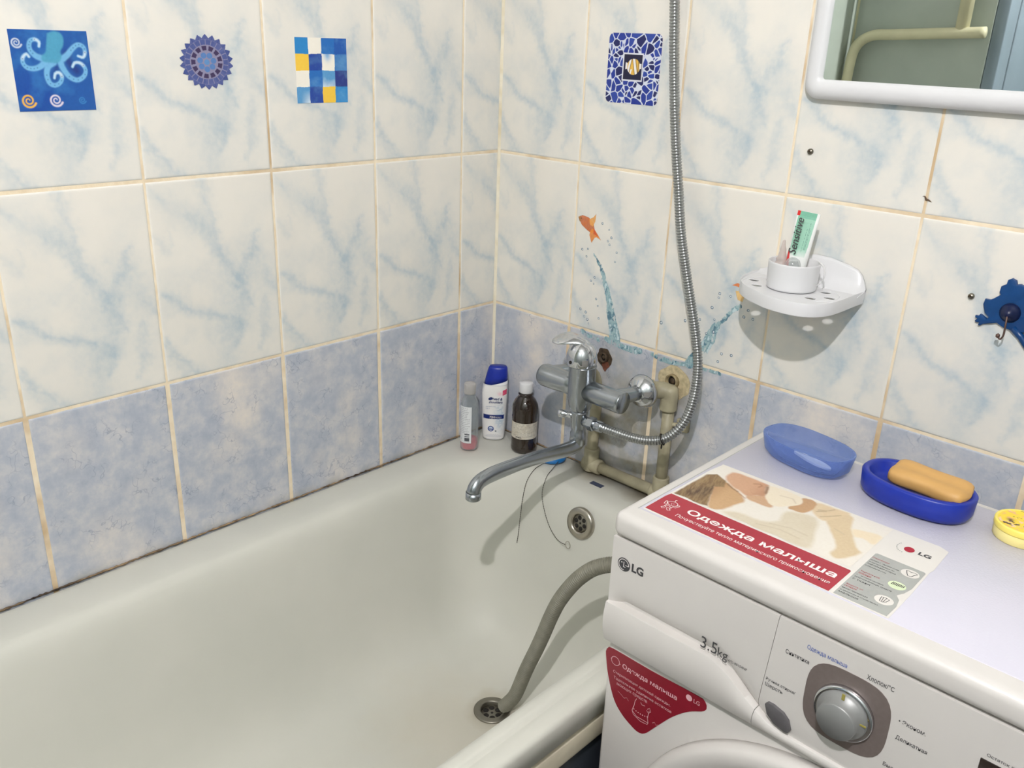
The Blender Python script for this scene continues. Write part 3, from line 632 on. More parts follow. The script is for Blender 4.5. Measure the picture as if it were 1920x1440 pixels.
C = over(C, (204, 192, 168), pm('dress', .003) * (.75 + .25 * nn)); C = over(C, (206, 184, 148), pm('leg', .002) * .95); C = over(C, (226, 208, 176), pm('foot', .002) * .85)
C = over(C, (212, 190, 156), pm('top', .002) * .95); C = over(C, (190, 152, 114), pm('arm', .0012)); C = over(C, (198, 162, 130), pm('chin', .0015)); C = over(C, (202, 160, 130), pm('babyhead', .002))
C = over(C, (226, 214, 192), pm('sleeve')); C = over(C, (194, 158, 118), pm('face', .002)); C = over(C, (160, 120, 82), pm('face') * np.clip((.7640 - X) / .02, 0, 1) * .7); C = over(C, (176, 130, 100), pm('babyhead') * np.clip((X - .775) / .02, 0, 1) * .6); C = over(C, (122, 94, 62), pm('hair'))
strand = np.clip(fbm(X * 3.2 + Y * 1.0, Y * .5 - X * .4, 170, 4) * 3 - 1, 0, 1); C = over(C, (74, 48, 32), pm('hair') * np.clip(stroke(X, Y, [(.736, -.398), (.748, -.372)], .012, .012) * 1.0, 0, .9)); C = over(C, (184, 160, 116), pm('hair') * strand * .35)
C = over(C, (150, 104, 70), stroke(X, Y, [(.7745, -.3225), (.7800, -.3178), (.7840, -.3200), (.7830, -.3260)], .0012) * .6); C = over(C, (120, 84, 56), stroke(X, Y, [(.7905, -.318), (.797, -.334)], .0022) * pm('babyhead') * .7)
C = over(C, (96, 62, 40), stroke(X, Y, [(.752, -.3475), (.763, -.3535), (.772, -.3565)], .0012) * .6); C = over(C, (150, 90, 66), stroke(X, Y, [(.7750, -.3590), (.7860, -.3640)], .0011) * .5)
for p in ([(.86, -.325), (.869, -.318), (.873, -.310)], [(.869, -.338), (.877, -.328), (.884, -.318)], [(.86, -.33), (.868, -.322)]): C = over(C, (140, 116, 86), stroke(X, Y, p, .0011) * .5)
for p in ([(.826, -.408), (.85, -.400), (.874, -.402)], [(.836, -.396), (.858, -.388), (.878, -.39)], [(.893, -.352), (.905, -.356)], [(.812, -.326), (.826, -.322), (.834, -.330)]): C = over(C, (176, 160, 136), stroke(X, Y, p, .0012) * .4)
edge = np.clip((Y + .4170 + .0012 * np.sin(X * 160)) / .0008, 0, 1)
paint_grid('sticker_photograph', X, Y, lambda x, y: (x, y, np.full_like(x, Z + .0004)), C, edge, M['paint'], stick)
# deep red sticker on the front
def front(pts, y0, y1, mat, name, parent, bev=0): return sq(0, 0, pts, y0, y1, mat, name, parent, bev)
rsp, _ = smooth_path([(.6990, .6560), (.6955, .650), (.6965, .640), (.7020, .615), (.7140, .585), (.7280, .570), (.7430, .5620), (.7540, .5590), (.7640, .5635), (.7780, .583), (.7980, .611), (.8180, .632), (.8370, .6450), (.8405, .6520), (.8370, .6590), (.8270, .6610), (.7650, .6580), (.7100, .6575), (.6990, .6560)], 90)
rs = front([tuple(p) for p in rsp[:-1]], -.4918, -.4926, M['deepred'], 'front_sticker', wm)
xd, yd = (1, 0, 0), (0, 0, 1); st = MB(); y_ = -.4930
pk_ = pmat('pale_pink_print', S(224, 176, 182), .5); MB().lines('pale_lettering', pk_, rs, [('Одежда малыша', (.7222, y_, .6370), xd, yd, .0795, .0082, dict(bold=.015)),
    ('Стерилизация детской одежды.', (.7093, y_, .6234), xd, yd, .0850, .0050),
    ('Тщательное удаление остатков', (.7108, y_, .6150), xd, yd, .0860, .0050),
    ('моющих средств', (.7164, y_, .6080), xd, yd, .0460, .0048),
    ('LG', (.8235, y_, .6490), xd, yd, .0080, .0055)])
disc(st, (.8172, .6520), .0001, .0042, y_, n=20)
def line_xz(mb, pts, w, y): 
    n = len(pts); vs = []
    for i, p in enumerate(pts):
        a = pts[min(i + 1, n - 1)]; b = pts[max(i - 1, 0)]; dx, dz = a[0] - b[0], a[1] - b[1]; L = math.hypot(dx, dz) or 1; vs += [(p[0] - dz / L * w / 2, y, p[1] + dx / L * w / 2), (p[0] + dz / L * w / 2, y, p[1] - dx / L * w / 2)]
    mb.add(vs, [(2 * i, 2 * i + 1, 2 * i + 3, 2 * i + 2) for i in range(n - 1)], 0, False)
line_xz(st, [(.7112 + .0062 * math.cos(a), .6422 + .0060 * math.sin(a)) for a in np.linspace(0, 6.283, 26)], .0008, y_)
line_xz(st, [(.7040, .6425), (.7060, .6440)], .0008, y_); line_xz(st, [(.7165, .6405), (.7190, .6418)], .0008, y_)
st.build('emblem', pk_, rs); st = MB()
line_xz(st, [(.7475, .6070), (.7455, .6020), (.7447, .5950), (.7425, .5860), (.7450, .5810), (.7560, .5775), (.7660, .5790), (.7672, .5820), (.7655, .5880), (.7668, .6000)], .0007, y_)
line_xz(st, [(.7425, .5860), (.7500, .5810), (.7672, .5820)], .0007, y_)
for i in range(7): disc(st, (.7450 + .0033 * i, .5895 - .0011 * i + .0002 * i * i), .0001, .0008, y_, n=8)
st.build('garment_outline', pk_, rs); st = MB(); line_xz(st, [(.7535, .6050), (.7560, .6025), (.7600, .6035)], .0007, y_); line_xz(st, [(.7630, .5990), (.7660, .5960), (.7690, .6000), (.7670, .6045), (.7640, .6010)], .0007, y_)
line_xz(st, [(.7190, .6010), (.7260, .5980), (.7290, .5960), (.7330, .5990), (.7360, .5960)], .0004, y_); line_xz(st, [(.7730, .5860), (.7760, .5890), (.7780, .5860), (.7820, .5890), (.7830, .5850), (.7800, .5840)], .0004, y_)
st.build('bubble_outline', pk_, rs)

# ------------------------------------------------------------------ things on the machine
TOP = .8521
def hollow_dish(name, cx, cy, ang, a, b, h, wall, mat, parent, expo=2.6, flare=1.0, rim=.0, floor_=.006, z0=TOP, n=64, zs=None):
    rot = Matrix.Translation((cx, cy, z0 + .0004)) @ Matrix.Rotation(ang, 4, 'Z')
    def ring(sa, sb, z):
        out = []
        for i in range(n):
            t = 2 * math.pi * i / n; r = 1 / (abs(math.cos(t)) ** expo + abs(math.sin(t)) ** expo) ** (1 / expo); out.append(rot @ Vector((sa * r * math.cos(t), sb * r * math.sin(t), z)))
        return out
    mb = MB(); R = [ring(a * .80 * flare, b * .75 * flare, 0), ring(a * .93 * flare, b * .9 * flare, .002), ring(a * (.98 if flare == 1 else .93), b * (.98 if flare == 1 else .90), .008), ring(a, b, h - .002), ring(a - wall * .2, b - wall * .2, h), ring(a - wall * .8, b - wall * .8, h), ring(a - wall, b - wall, h - .002),
        ring((a - wall) * .95, (b - wall) * .93, floor_ + .006), ring((a - wall) * .84, (b - wall) * .78, floor_ + .001), ring((a - wall) * .4, (b - wall) * .4, floor_)]
    mb.loft(R, True, True, True); return mb.build(name, mat, parent)
lbm = clear_plastic('frosted_blue_plastic', S(140, 166, 220), .14, .4)
ld = thing('soap_dish', 'empty translucent light blue soap dish by the machine back edge', 'soap dish', (.790, -.218, TOP))
hollow_dish('bowl', .790, -.218, math.radians(-11), .0620, .0370, .030, .0022, lbm, ld, 2.7, .88)
mb = MB(); so = Matrix.Translation((.800, -.222, TOP + .0072)) @ Matrix.Rotation(math.radians(-14), 4, 'Z'); pts = []
for i in range(24):
    t = 2 * math.pi * i / 24; pts.append((.026 * math.cos(t) * (1 + .15 * math.cos(2 * t)), .0065 * math.sin(t) * (1 + .3 * math.cos(t))))
mb.prism(pts, 0, .0035, so, bev=.001); tag(mb.build('soap_sliver', pmat('white_soap', S(240, 238, 232), .45)), 'thin white sliver of soap lying in the translucent light blue dish', 'soap')
dd = thing('soap_dish', 'deep blue oval plastic soap dish holding the tan soap bar', 'soap dish', (.931, -.216, TOP))
hollow_dish('bowl', .931, -.2195, math.radians(-4), .0660, .0440, .0300, .0085, pmat('royal_blue_plastic', S(18, 44, 152), .38, var=.12, scale=50, rvar=.08), dd, 2.3, 1.0, floor_=.012)
mb = MB(); a_ = Matrix.Translation((.944, -.2215, TOP + .0330)) @ Matrix.Rotation(math.radians(-5), 4, 'Z') @ Matrix.Rotation(math.radians(9), 4, 'X'); rings = []
for k, x in enumerate(np.linspace(-1, 1, 25)):
    s = (1 - abs(x) ** 7) ** (1 / 3.0) if abs(x) < 1 else .02; s = max(s, .03); rr = []
    for i in range(28):
        t = 2 * math.pi * i / 28; e = 3.0; r = 1 / (abs(math.cos(t)) ** e + abs(math.sin(t)) ** e) ** (1 / e); yy_ = .0215 * s * r * math.cos(t) * (1 - .07 * math.cos(x * 3)); zz_ = .0115 * s * r * math.sin(t)
        if zz_ > 0: zz_ *= 1 - .22 * math.exp(-(yy_ / .007) ** 2)
        rr.append(a_ @ Vector((.0470 * x, yy_, zz_)))
    rings.append(rr)
mb.loft(rings, True, True, True); tag(mb.build('soap_bar', pmat('tan_soap', S(198, 154, 92), .5, var=.05, scale=30, bump=.15)), 'tan bar of laundry soap in the deep blue oval dish', 'soap')
tin = thing('round_tin', 'small round yellow tin at the right edge of the picture on the machine', 'tin', (1.046, -.2120, TOP))
TC = (1.0465, -.2115)
MB().lathe([(.0285, .0), (.0292, .001), (.0292, .012), (.0285, .0128)], (*TC, TOP + .0003), n=48).build('base', pmat('pale_yellow_side', S(236, 222, 148), .4, var=.04), tin)
lidt = MB().lathe([(.0298, 0), (.0302, .0008), (.0302, .0062), (.0296, .0074), (.0280, .0078), (.0272, .0070), (0, .0070)], (*TC, TOP + .0125), n=48).build('lid', pmat('yellow_lid', S(246, 226, 110), .35, var=.03), tin)
g = np.linspace(-.0272, .0272, 90); X, Y = np.meshgrid(g, g); n1 = fbm(X, Y, 130, 3); n2 = fbm(X, Y, 190, 8)
C = np.ones(X.shape + (3,)) * np.array([lin(244), lin(212), lin(48)]); C = over(C, (232, 180, 120), np.clip((n1 - .56) * 9, 0, 1)); C = over(C, (236, 200, 190), np.clip((n2 - .62) * 12, 0, 1) * .8); C = over(C, (84, 56, 28), np.clip((.33 - n1) * 20, 0, 1)); C = over(C, (92, 60, 30), np.exp(-(((X + .013) ** 2 + (Y + .006) ** 2) / .0035 ** 2)))
paint_grid('printed_lid_top', X, Y, lambda x, y: (x + TC[0], y + TC[1], np.full_like(x, TOP + .0197)), C, (np.hypot(X, Y) < .0268).astype(float), M['paint'], lidt)

# ------------------------------------------------------------------ mixer tap
tap = thing('bath_mixer_tap', 'limescaled chrome wall mixer tap with a long spout over the bath', 'tap', (.343, -.13, .80))
AX = Vector((.342, -.130, .799)); mb = MB()
mb.lathe([(.0135, -.044), (.0190, -.035), (.0228, -.018), (.0236, 0), (.0236, .041), (.0242, .042)], AX, n=40)
mb.lathe([(.0180, 0), (.0186, .052), (.0192, .084), (.0188, .0895), (.0182, .0905), (0, .0905)], AX, (1, 0, 0), 36)
mb.lathe([(.0190, 0), (.0190, .030), (.0205, .055), (.0205, .082), (.0185, .0885), (0, .0900)], AX + Vector((0, 0, 0.001)), (-1, 0, 0), 32)
for x in (.416, .266): mb.tube([(x - .0040, -.130, .799), (x - .0040, -.112, .799), (x - .002, -.085, .797), (x, -.060, .796)], [.0150, .0148, .0130, .0132], 24)
body = mb.build('body', M['chrome'], tap)
for x in (.416, .266): MB().lathe([(.0145, .020), (.0160, .018), (.0225, .0145), (.0280, .0075), (.0300, .0), (.0290, -.001), (.010, -.001)], (x, -.0515, .7955), (0, -1, 0), 40).build('wall_flange', M['polished'], tap)
dome = MB().lathe([(.0245, .0425), (.0262, .0445), (.0270, .050), (.0262, .060), (.0232, .070), (.0182, .078), (.0105, .0838), (0, .0858)], AX + Vector((-.0025, -.0015, 0)), n=44).build('handle_dome', M['polished'], tap)
MB().lathe([(.0028, 0), (.0028, .0006), (0, .0006)], AX + Vector((-.0045, -.0284, .0525)), Vector((-.05, -1, .12)), 16).build('screw_hole', M['darkhole'], dome)
# lever: flat oval paddle rising from the dome and leaning towards the left wall
lv = MB(); rings = []; d_ = Vector((-.86, -.51, 0)).normalized(); sd = Vector((.51, -.86, 0)); up_ = Vector((0, 0, 1)); tl = math.radians(24)
sd = (sd * math.cos(tl) - up_ * math.sin(tl)).normalized(); nn_ = sd.cross(d_); nn_ = nn_ if nn_.z > 0 else -nn_
for s, w, th, z in [(-.010, .006, .006, .0765), (-.002, .0105, .0070, .0820), (.008, .0135, .0062, .0860), (.018, .0150, .0050, .0880), (.028, .0160, .0042, .0880), (.037, .0155, .0038, .0862), (.045, .0130, .0034, .0840), (.0510, .0085, .0028, .0818), (.0545, .0035, .0016, .0803)]:
    c = AX + d_ * s + Vector((0, 0, z)); rings.append([c + sd * w * math.cos(t) + nn_ * th * math.sin(t) for t in np.linspace(0, 2 * math.pi, 24, endpoint=False)])
lv.loft(rings, True, True, True).build('lever', M['polished'], dome)
st_ = MB(); st_.lathe([(.0125, -.106), (.0142, -.104), (.0142, -.084), (.0130, -.082), (.0125, -.066), (.0138, -.064), (.0140, -.048), (.0150, -.046), (.0150, -.040)], AX, n=32)
st_.build('outlet_stem', M['chrome'], tap)
dk = MB(); a_ = Vector((-.92, -.38, .0)).normalized(); dk.lathe([(.0062, .010), (.0062, .018), (.0052, .019), (.0052, .024), (.0072, .026), (.0075, .036), (.0050, .0385), (0, .039)], AX + Vector((0, 0, -.053)), a_, 24); dk.build('diverter_knob', M['polished'], tap)
oc = MB(); o0 = Vector((.343, -.130, .7405)); a_ = Vector((1, .02, .02)).normalized(); oc.lathe([(.0090, .008), (.0090, .020), (.0085, .021)], o0, a_, 24); oc.build('hose_outlet', M['chrome'], tap)
MB().lathe([(.0095, .0205), (.0125, .0215), (.0125, .0325), (.0105, .0335)], o0, a_, 6, smooth=False).build('hexagon_nut', M['chrome'], tap)
sp = MB(); path = [(.342, -.128, .704), (.342, -.131, .6955), (.342, -.142, .6915), (.343, -.165, .6925), (.345, -.20, .6985), (.348, -.24, .7055), (.351, -.28, .7110), (.354, -.32, .7150), (.356, -.350, .7175), (.3575, -.372, .7180), (.3585, -.388, .7155), (.359, -.3975, .7085), (.359, -.400, .6995)]
pp, L_ = smooth_path(path, 60); rr = []
for i in range(60):
    t = i / 59; rr.append((np.interp(t, [0, .08, .2, .6, .8, .93, 1], [.0135, .0135, .0130, .0125, .0135, .0125, .0115]), np.interp(t, [0, .08, .2, .6, .8, .93, 1], [.0135, .0110, .0090, .0082, .0085, .0100, .0115])))
sp.tube(pp.tolist(), rr, 24); spo = sp.build('spout', M['chrome'], tap)
MB().lathe([(.0120, .003), (.0122, -.008), (.0108, -.0095), (0, -.0095)], (.359, -.4002, .7000), n=28).build('aerator', M['chrome'], spo)
MB().lathe([(.0065, 0), (.0060, .0018), (.0035, .0022), (0, .0016)], (.3555, -.343, .7255), (0, -.1, 1), 20).build('spout_button', M['chrome'], spo)

# metal shower hose
sh = thing('shower_hose', 'flexible metal shower hose looping up the wall beside the tap', 'hose', (.40, -.13, .743))
hp = [(.3800, -.1292, .7412), (.3950, -.1297, .7420), (.4056, -.130, .7425), (.4268, -.128, .7420), (.4524, -.125, .7422), (.4811, -.120, .7454), (.5049, -.110, .7535), (.5201, -.100, .7700), (.5275, -.086, .7915), (.5270, -.071, .8184), (.5212, -.057, .8501), (.5120, -.047, .8822), (.4966, -.039, .9223), (.4779, -.034, .9711), (.4604, -.031, 1.0201), (.442, -.028, 1.0777), (.4273, -.025, 1.1435), (.4149, -.0235, 1.200), (.4033, -.022, 1.2637), (.3921, -.021, 1.3416), (.3831, -.020, 1.4171), (.372, -.020, 1.50), (.360, -.021, 1.60), (.352, -.028, 1.70)]
_, L_ = smooth_path(hp, 10); nr = int(L_ / .0046); pp, _ = smooth_path(hp, nr * 6); rads = [(.0080, .0081, .0079, .0064, .0063, .0076)[i % 6] for i in range(nr * 6)]
MB().tube(pp.tolist(), rads, 16).build('corrugated_tube', M['hose'], sh)
q0 = Vector(pp[0]); MB().tube([tuple(q0 + Vector((-.004, 0, 0))), tuple(pp[4]), tuple(pp[14]), tuple(pp[20])], [.0098, .0098, .0096, .0088], 24).build('ferrule', M['chrome'], sh)
i = int(np.argmin(np.abs(pp[:, 0] - .502) + np.abs(pp[:, 2] - .7525))); c = Vector(pp[i]); t = (Vector(pp[i + 3]) - Vector(pp[i - 3])).normalized(); u = Vector((0, 1, 0)); u = (u - u.dot(t) * t).normalized(); w = t.cross(u)
tie = MB(); tie.tube([c + u * math.cos(a) * .0092 + w * math.sin(a) * .0092 for a in np.linspace(0, 2 * math.pi, 25)], .0011, 8, cap=False); e = c - Vector((0, 0, .0125))
tie.tube([e + u * math.cos(a) * .003 + Vector((0, 0, 1)) * math.sin(a) * .004 for a in np.linspace(0, 2 * math.pi, 15)], .0009, 8, cap=False)
k = tie.build('black_tie', M['darkhole'], sh); k['label'] = 'thin black elastic tie round the hose'
MB().lathe([(.012, 0), (.012, .03), (.016, .034), (.016, .06), (.012, .064)], (.352, -.032, 1.69), (0, -.25, 1), 24).build('end_nut', M['chrome'], sh)
hk = MB(); hk.box(.337, .367, -.03, -.0005, 1.70, 1.735, .004); tag(hk.build('hose_bracket', M['chrome']), 'chrome wall bracket holding the top of the shower hose', 'bracket')

# ------------------------------------------------------------------ plastic water pipes
wp = thing('water_pipes', 'grimy cream plastic water pipes running along the tub rim and up to the tap', 'pipes', (.36, -.015, .60))
def pipe(name, pts, r=.0105, mat='oldpipe', n=20): return MB().tube(smooth_path(pts, 24)[0].tolist() if len(pts) > 2 else pts, r, n).build(name, M[mat], wp)
pipe('pipe', [(.289, -.0165, .600), (.289, -.0165, .755), (.276, -.028, .790), (.267, -.045, .7955)]); pipe('pipe', [(.449, -.0165, .600), (.449, -.0165, .775)]); pipe('pipe', [(.289, -.0165, .5965), (.640, -.0165, .5965)])
def fitting(name, org, ax, prof, n=24): return MB().lathe(prof, org, ax, n).build(name, M['oldpipe'], wp)
for x in (.289, .449):
    fitting('socket', (x, -.0165, .585), (0, 0, 1), [(.0145, 0), (.0148, .002), (.0148, .043), (.0138, .0455), (.0106, .0455)])
fitting('socket', (.275, -.0165, .5965), (1, 0, 0), [(.0145, 0), (.0148, .002), (.0148, .036), (.0138, .038), (.0106, .038)]); fitting('socket', (.432, -.0165, .5965), (1, 0, 0), [(.0106, 0), (.0138, 0), (.0145, .002), (.0145, .034), (.0138, .036), (.0106, .036)])
el = MB(); el.lathe([(.0150, -.030), (.0152, -.028), (.0152, .0), (.0140, .010), (.0090, .0145), (0, .0155)], (.449, -.0185, .792), n=24)
el.tube(smooth_path([(.449, -.0185, .785), (.446, -.021, .795), (.432, -.030, .7965), (.416, -.052, .7960)], 16)[0].tolist(), [.0150] * 10 + [.0185] * 6, 24); el.build('elbow', M['oldpipe'], wp)
for z in (.735,):
    b = MB(); b.box(.463, .486, -.010, -.0006, z - .010, z + .012, .002); b.tube([(.449, -.018, z), (.472, -.006, z)], .004, 10); b.build('pipe_clip', M['oldpipe'], wp)
# capped old outlets in the wall
def outlet(name, c, r, label, dirty):
    t = thing(name, label, 'pipe outlet', c); mb = MB(); n = 40; vs = []
    ring = []
    for i in range(n):
        a = 2 * math.pi * i / n; rr = r * ((2.3 if dirty else 1.7) + .8 * vnoise(math.cos(a) * 2 + c[0] * 40, math.sin(a) * 2, 1, 3) + (1.2 if dirty else .2) * max(0, math.cos(a + .9)) * vnoise(a, 3.0, 3, 5)); ring.append((c[0] + rr * math.cos(a), c[2] + rr * math.sin(a) * .95))
    sq(0, 0, ring, .0004, -.0010, pmat('crumbling_plaster', S(190, 176, 142), .9, var=.25, scale=120, bump=.6) if dirty else M['rust'], 'broken_edge', t)
    MB().lathe([(r * 1.15, -.0008), (r * 1.12, .0065), (r * 1.0, .0075), (r * .84, .0065), (r * .8, .0015)], (c[0], 0, c[2]), (-.1, -1, .05), 28).build('socket_rim', M['rust'] if not dirty else pmat('limed_brass', S(150, 136, 104), .55, metal=.3, var=.3, scale=120), t)
    MB().lathe([(r * .82, .0012), (r * .80, .0020), (0, .0020)], (c[0], 0, c[2]), (-.1, -1, .05), 24).build('bore', M['darkhole'], t)  # flat dark disc painted in place of the shade inside the socket
    MB().lathe([(r * .45, .0018), (r * .42, .0045), (r * .3, .005), (0, .005)], (c[0] + r * .12, 0, c[2] + r * .1), (-.1, -1, .05), 18).build('plug_screw', M['rust'], t)
outlet('pipe_outlet', (.4415, -.0004, .8085), .0115, 'open rusty pipe socket in crumbling plaster right of the tap', True)
outlet('pipe_outlet', (.2900, -.0004, .8110), .0085, 'rusty broken socket behind the tap dome', False)
t = MB(); f = Matrix(((1, 0, 0, 0), (0, 0, -1, 0), (0, 1, 0, 0), (0, 0, 0, 1)))
t.prism([(.288, .803), (.299, .804), (.303, .796), (.297, .790), (.294, .784), (.289, .789), (.286, .796)], .0004, .0022, f); tag(t.build('brick_chip', pmat('red_brown_chip', S(112, 66, 48), .9, var=.35, scale=200, bump=.5)), 'small red-brown broken patch below the rusty socket behind the tap', 'wall damage')

# drain hose of the machine
dh = thing('drain_hose', 'grey ribbed washing machine drain hose ending in the bath waste', 'hose', (.45, -.31, .45))
pts = [(.3650, -.3180, .2420), (.3740, -.3165, .2560), (.389, -.3150, .2830), (.410, -.314, .348), (.428, -.311, .400), (.441, -.310, .439), (.453, -.310, .476), (.466, -.309, .511), (.482, -.307, .543), (.503, -.303, .576), (.528, -.296, .602), (.560, -.283, .6160), (.60, -.255, .6120), (.640, -.205, .5995), (.676, -.150, .5975), (.715, -.112, .588), (.76, -.092, .555), (.79, -.088, .45), (.80, -.088, .20)]
_, L_ = smooth_path(pts, 10); nr = int(L_ / .0038); pp, _ = smooth_path(pts, nr * 5); rads = [(.0124, .0123, .0104, .0098, .0103)[i % 5] for i in range(nr * 5)]
MB().tube(pp.tolist(), rads, 20).build('ribbed_tube', M['ribhose'], dh)

# stopper with chains
pg = thing('bath_plug', 'blue bath plug with two bead chains behind the tap spout', 'plug', (.228, -.032, .583))
MB().lathe([(.024, .000), (.0275, .002), (.0280, .006), (.025, .010), (.014, .0125), (0, .013)], (.2060, -.0350, .5826), n=36).build('stopper', pmat('bright_blue_plastic', S(30, 112, 180), .35), pg)
def chain(pts, name):
    pp, L = smooth_path(pts, int(smooth_path(pts, 10)[1] / .0022)); mb = MB()
    mb.tube(pp.tolist(), [.0009 if i % 2 else .00045 for i in range(len(pp))], 6); return mb.build(name, pmat('dark_bead_chain', S(96, 92, 86), .5, metal=.6), pg)
chain([(.214, -.048, .590), (.212, -.072, .5850), (.2110, -.092, .5800), (.2110, -.112, .562), (.213, -.124, .530), (.215, -.131, .49), (.217, -.137, .455), (.2175, -.140, .4400)], 'bead_chain')
chain([(.232, -.046, .590), (.240, -.072, .5855), (.245, -.094, .5780), (.253, -.114, .5555), (.266, -.122, .530), (.285, -.127, .503), (.306, -.131, .488), (.322, -.134, .4850), (.334, -.1345, .4860)], 'bead_chain')
lk = MB(); c = Vector((.340, -.1350, .4880)); lk.tube([c + Vector((math.cos(a) * .0055, 0, math.sin(a) * .0075)) for a in np.linspace(0, 2 * math.pi, 20)], .0006, 8, cap=False); lk.build('split_ring', M['steel'], pg)

# ------------------------------------------------------------------ bottles in the corner
RIM = .5822
def arc_label(name, c, r, z0, z1, a0, a1, C, nx, nz, mat, parent):
    A, Zz = np.meshgrid(np.linspace(a0, a1, nx), np.linspace(z0, z1, nz))
    return paint_grid(name, A, Zz, lambda a, z: (c[0] + r * np.cos(a), c[1] + r * np.sin(a), z), C, None, mat, parent)
def label_canvas(nx, nz, base): C = np.ones((nz, nx, 3)) * np.array([lin(v) for v in base]); U, V = np.meshgrid(np.linspace(0, 1, nx), np.linspace(0, 1, nz)); return C, U, V
face = math.atan2(-.66, .62)
pb = thing('clear_bottle', 'clear plastic bottle with a little pink liquid in the corner of the bath', 'bottle', (.059, -.122, RIM))
c = (.059, -.122, RIM)
MB().lathe([(.014, 0), (.0170, .0012), (.0178, .004), (.0180, .012), (.0178, .088), (.0172, .097), (.0140, .108), (.0105, .114), (.0100, .123)], c, n=40).build('body', clear_plastic('bottle_plastic', S(206, 212, 214), .16, .12), pb)
MB().lathe([(.0130, .0016), (.0160, .003), (.0168, .006), (.0168, .0215), (0, .0215)], c, n=36).build('pink_liquid', clear_plastic('pink_liquid', S(236, 96, 112), .72, .1), pb)
MB().lathe([(.0112, .119), (.0115, .121), (.0115, .138), (.0105, .1405), (0, .1408)], c, n=32).build('cap', clear_plastic('cap_plastic', S(206, 202, 198), .45, .35), pb)
C, U, V = label_canvas(90, 200, (214, 216, 218)); rs_ = np.random.RandomState(3)
for k in range(15):
    v = .95 - k * .048; C = over(C, (150, 152, 158), ((abs(V - v) < .010) & (U > .08) & (U < .9 - .25 * rs_.rand()) & (vnoise(U * 60, k * 3.0, 1) > .28)) * .7)
bar = (U > .50) & (U < .86) & (V > .04) & (V < .26); C = over(C, (70, 72, 78), (bar & (vnoise(V * 60, .5, 1) > .45)).astype(float)); C = over(C, (60, 60, 80), (np.hypot((U - .22) / .6, V - .10) < .03).astype(float) * .8)
arc_label('label', c, .0184, RIM + .018, RIM + .096, face - 1.25, face + .28, C, 90, 200, M['paintmatte'], pb)
br = thing('brown_bottle', 'dark brown medicine bottle with white screw cap and pale label', 'bottle', (.135, -.041, RIM))
c = (.137, -.044, RIM)
pr = [(.021, 0), (.0250, .0018), (.0262, .005)]
for z in (.012, .018, .024): pr += [(.0262, z), (.0256, z + .003)]
pr += [(.0260, .031), (.0257, .033), (.0257, .066), (.0260, .068), (.0255, .0715), (.0262, .075), (.0256, .079), (.0264, .084), (.0264, .092), (.0250, .100), (.0205, .109), (.0150, .116), (.0128, .119), (.0150, .1205), (.0150, .1225), (.0126, .124)]
bb = NT('brown_glass'); bb.l(bb.ramp(bb.noise(bb.obj(), 20, 2), [(.3, S(34, 24, 18)), (.7, S(44, 31, 22))]), bb.b.inputs['Base Color']); bb.set(Roughness=.08); bb.b.inputs['Coat Weight'].default_value = .6
MB().lathe(pr, c, n=44).build('body', bb.m, br)
cp = [(.0128, .1245), (.0134, .1250), (.0134, .1280), (.0136, .129), (.0136, .143), (.0128, .1452), (0, .1458)]; MB().lathe(cp, c, n=40).build('screw_cap', M['white'], br)
C, U, V = label_canvas(150, 90, (206, 200, 186)); C = over(C, (188, 178, 160), np.clip(fbm(U * 3, V * 2, 3, 2) * 2 - .8, 0, 1))
for k in range(11):
    v = .93 - k * .075; C = over(C, (110, 104, 104), ((abs(V - v) < .014) & (U > .12 + .1 * rs_.rand()) & (U < .92 - .1 * rs_.rand()) & (vnoise(U * 70, k * 5.0, 1) > .38)) * .6)
C = over(C, (60, 56, 56), ((abs(V - .1) < .045) & (U > .22) & (U < .42) & (vnoise(U * 90, V * 30, 1) > .3)) * .9)
arc_label('label', c, .0261, RIM + .0325, RIM + .0665, face - 1.35, face + 1.35, C, 150, 90, M['paintmatte'], br)
# shampoo bottle: flat oval section, slightly waisted
sb = thing('shampoo_bottle', 'white shampoo bottle with blue slanted cap between two smaller bottles', 'bottle', (.054, -.045, RIM))
SF = Matrix.Translation((.0575, -.0505, RIM)) @ Matrix.Rotation(math.atan2(.62, .68) , 4, 'Z')      # local x across the front, -y towards the room
def oval(w, d, z, x0=0.0, n=40, e=2.4): return [(x0 + w * math.copysign(abs(math.cos(t)) ** (2 / e), math.cos(t)), d * math.copysign(abs(math.sin(t)) ** (2 / e), math.sin(t)), z) for t in np.linspace(0, 2 * math.pi, n, endpoint=False)]
prof = [(.0185, .0120, 0, 0), (.0215, .0135, .002, 0), (.0228, .0145, .008, 0), (.0240, .0150, .030, 0), (.0248, .0152, .055, 0), (.0258, .0155, .085, 0), (.0262, .0155, .100, 0), (.0256, .0152, .112, 0.0005), (.0242, .0146, .122, .0012)]
def w_at(z): return np.interp(z, [p[2] for p in prof] + [.160], [p[0] for p in prof] + [.0185])
mb = MB(); mb.loft([[SF @ Vector(p) for p in oval(a, b, z, x)] for a, b, z, x in prof], True, True, False)
slant = lambda x: .1235 + x * .26
rg = [SF @ Vector((p[0], p[1], slant(p[0]))) for p in oval(.0240, .0144, 0, .0014)]; mb.loft([[SF @ Vector(p) for p in oval(.0242, .0146, .122 - .008, .0012)], rg], True, False, True); mb.build('body', M['white'], sb)
cb = MB(); R = [[SF @ Vector((p[0], p[1], slant(p[0]) + .0003)) for p in oval(.0243, .0147, 0, .0016)]]
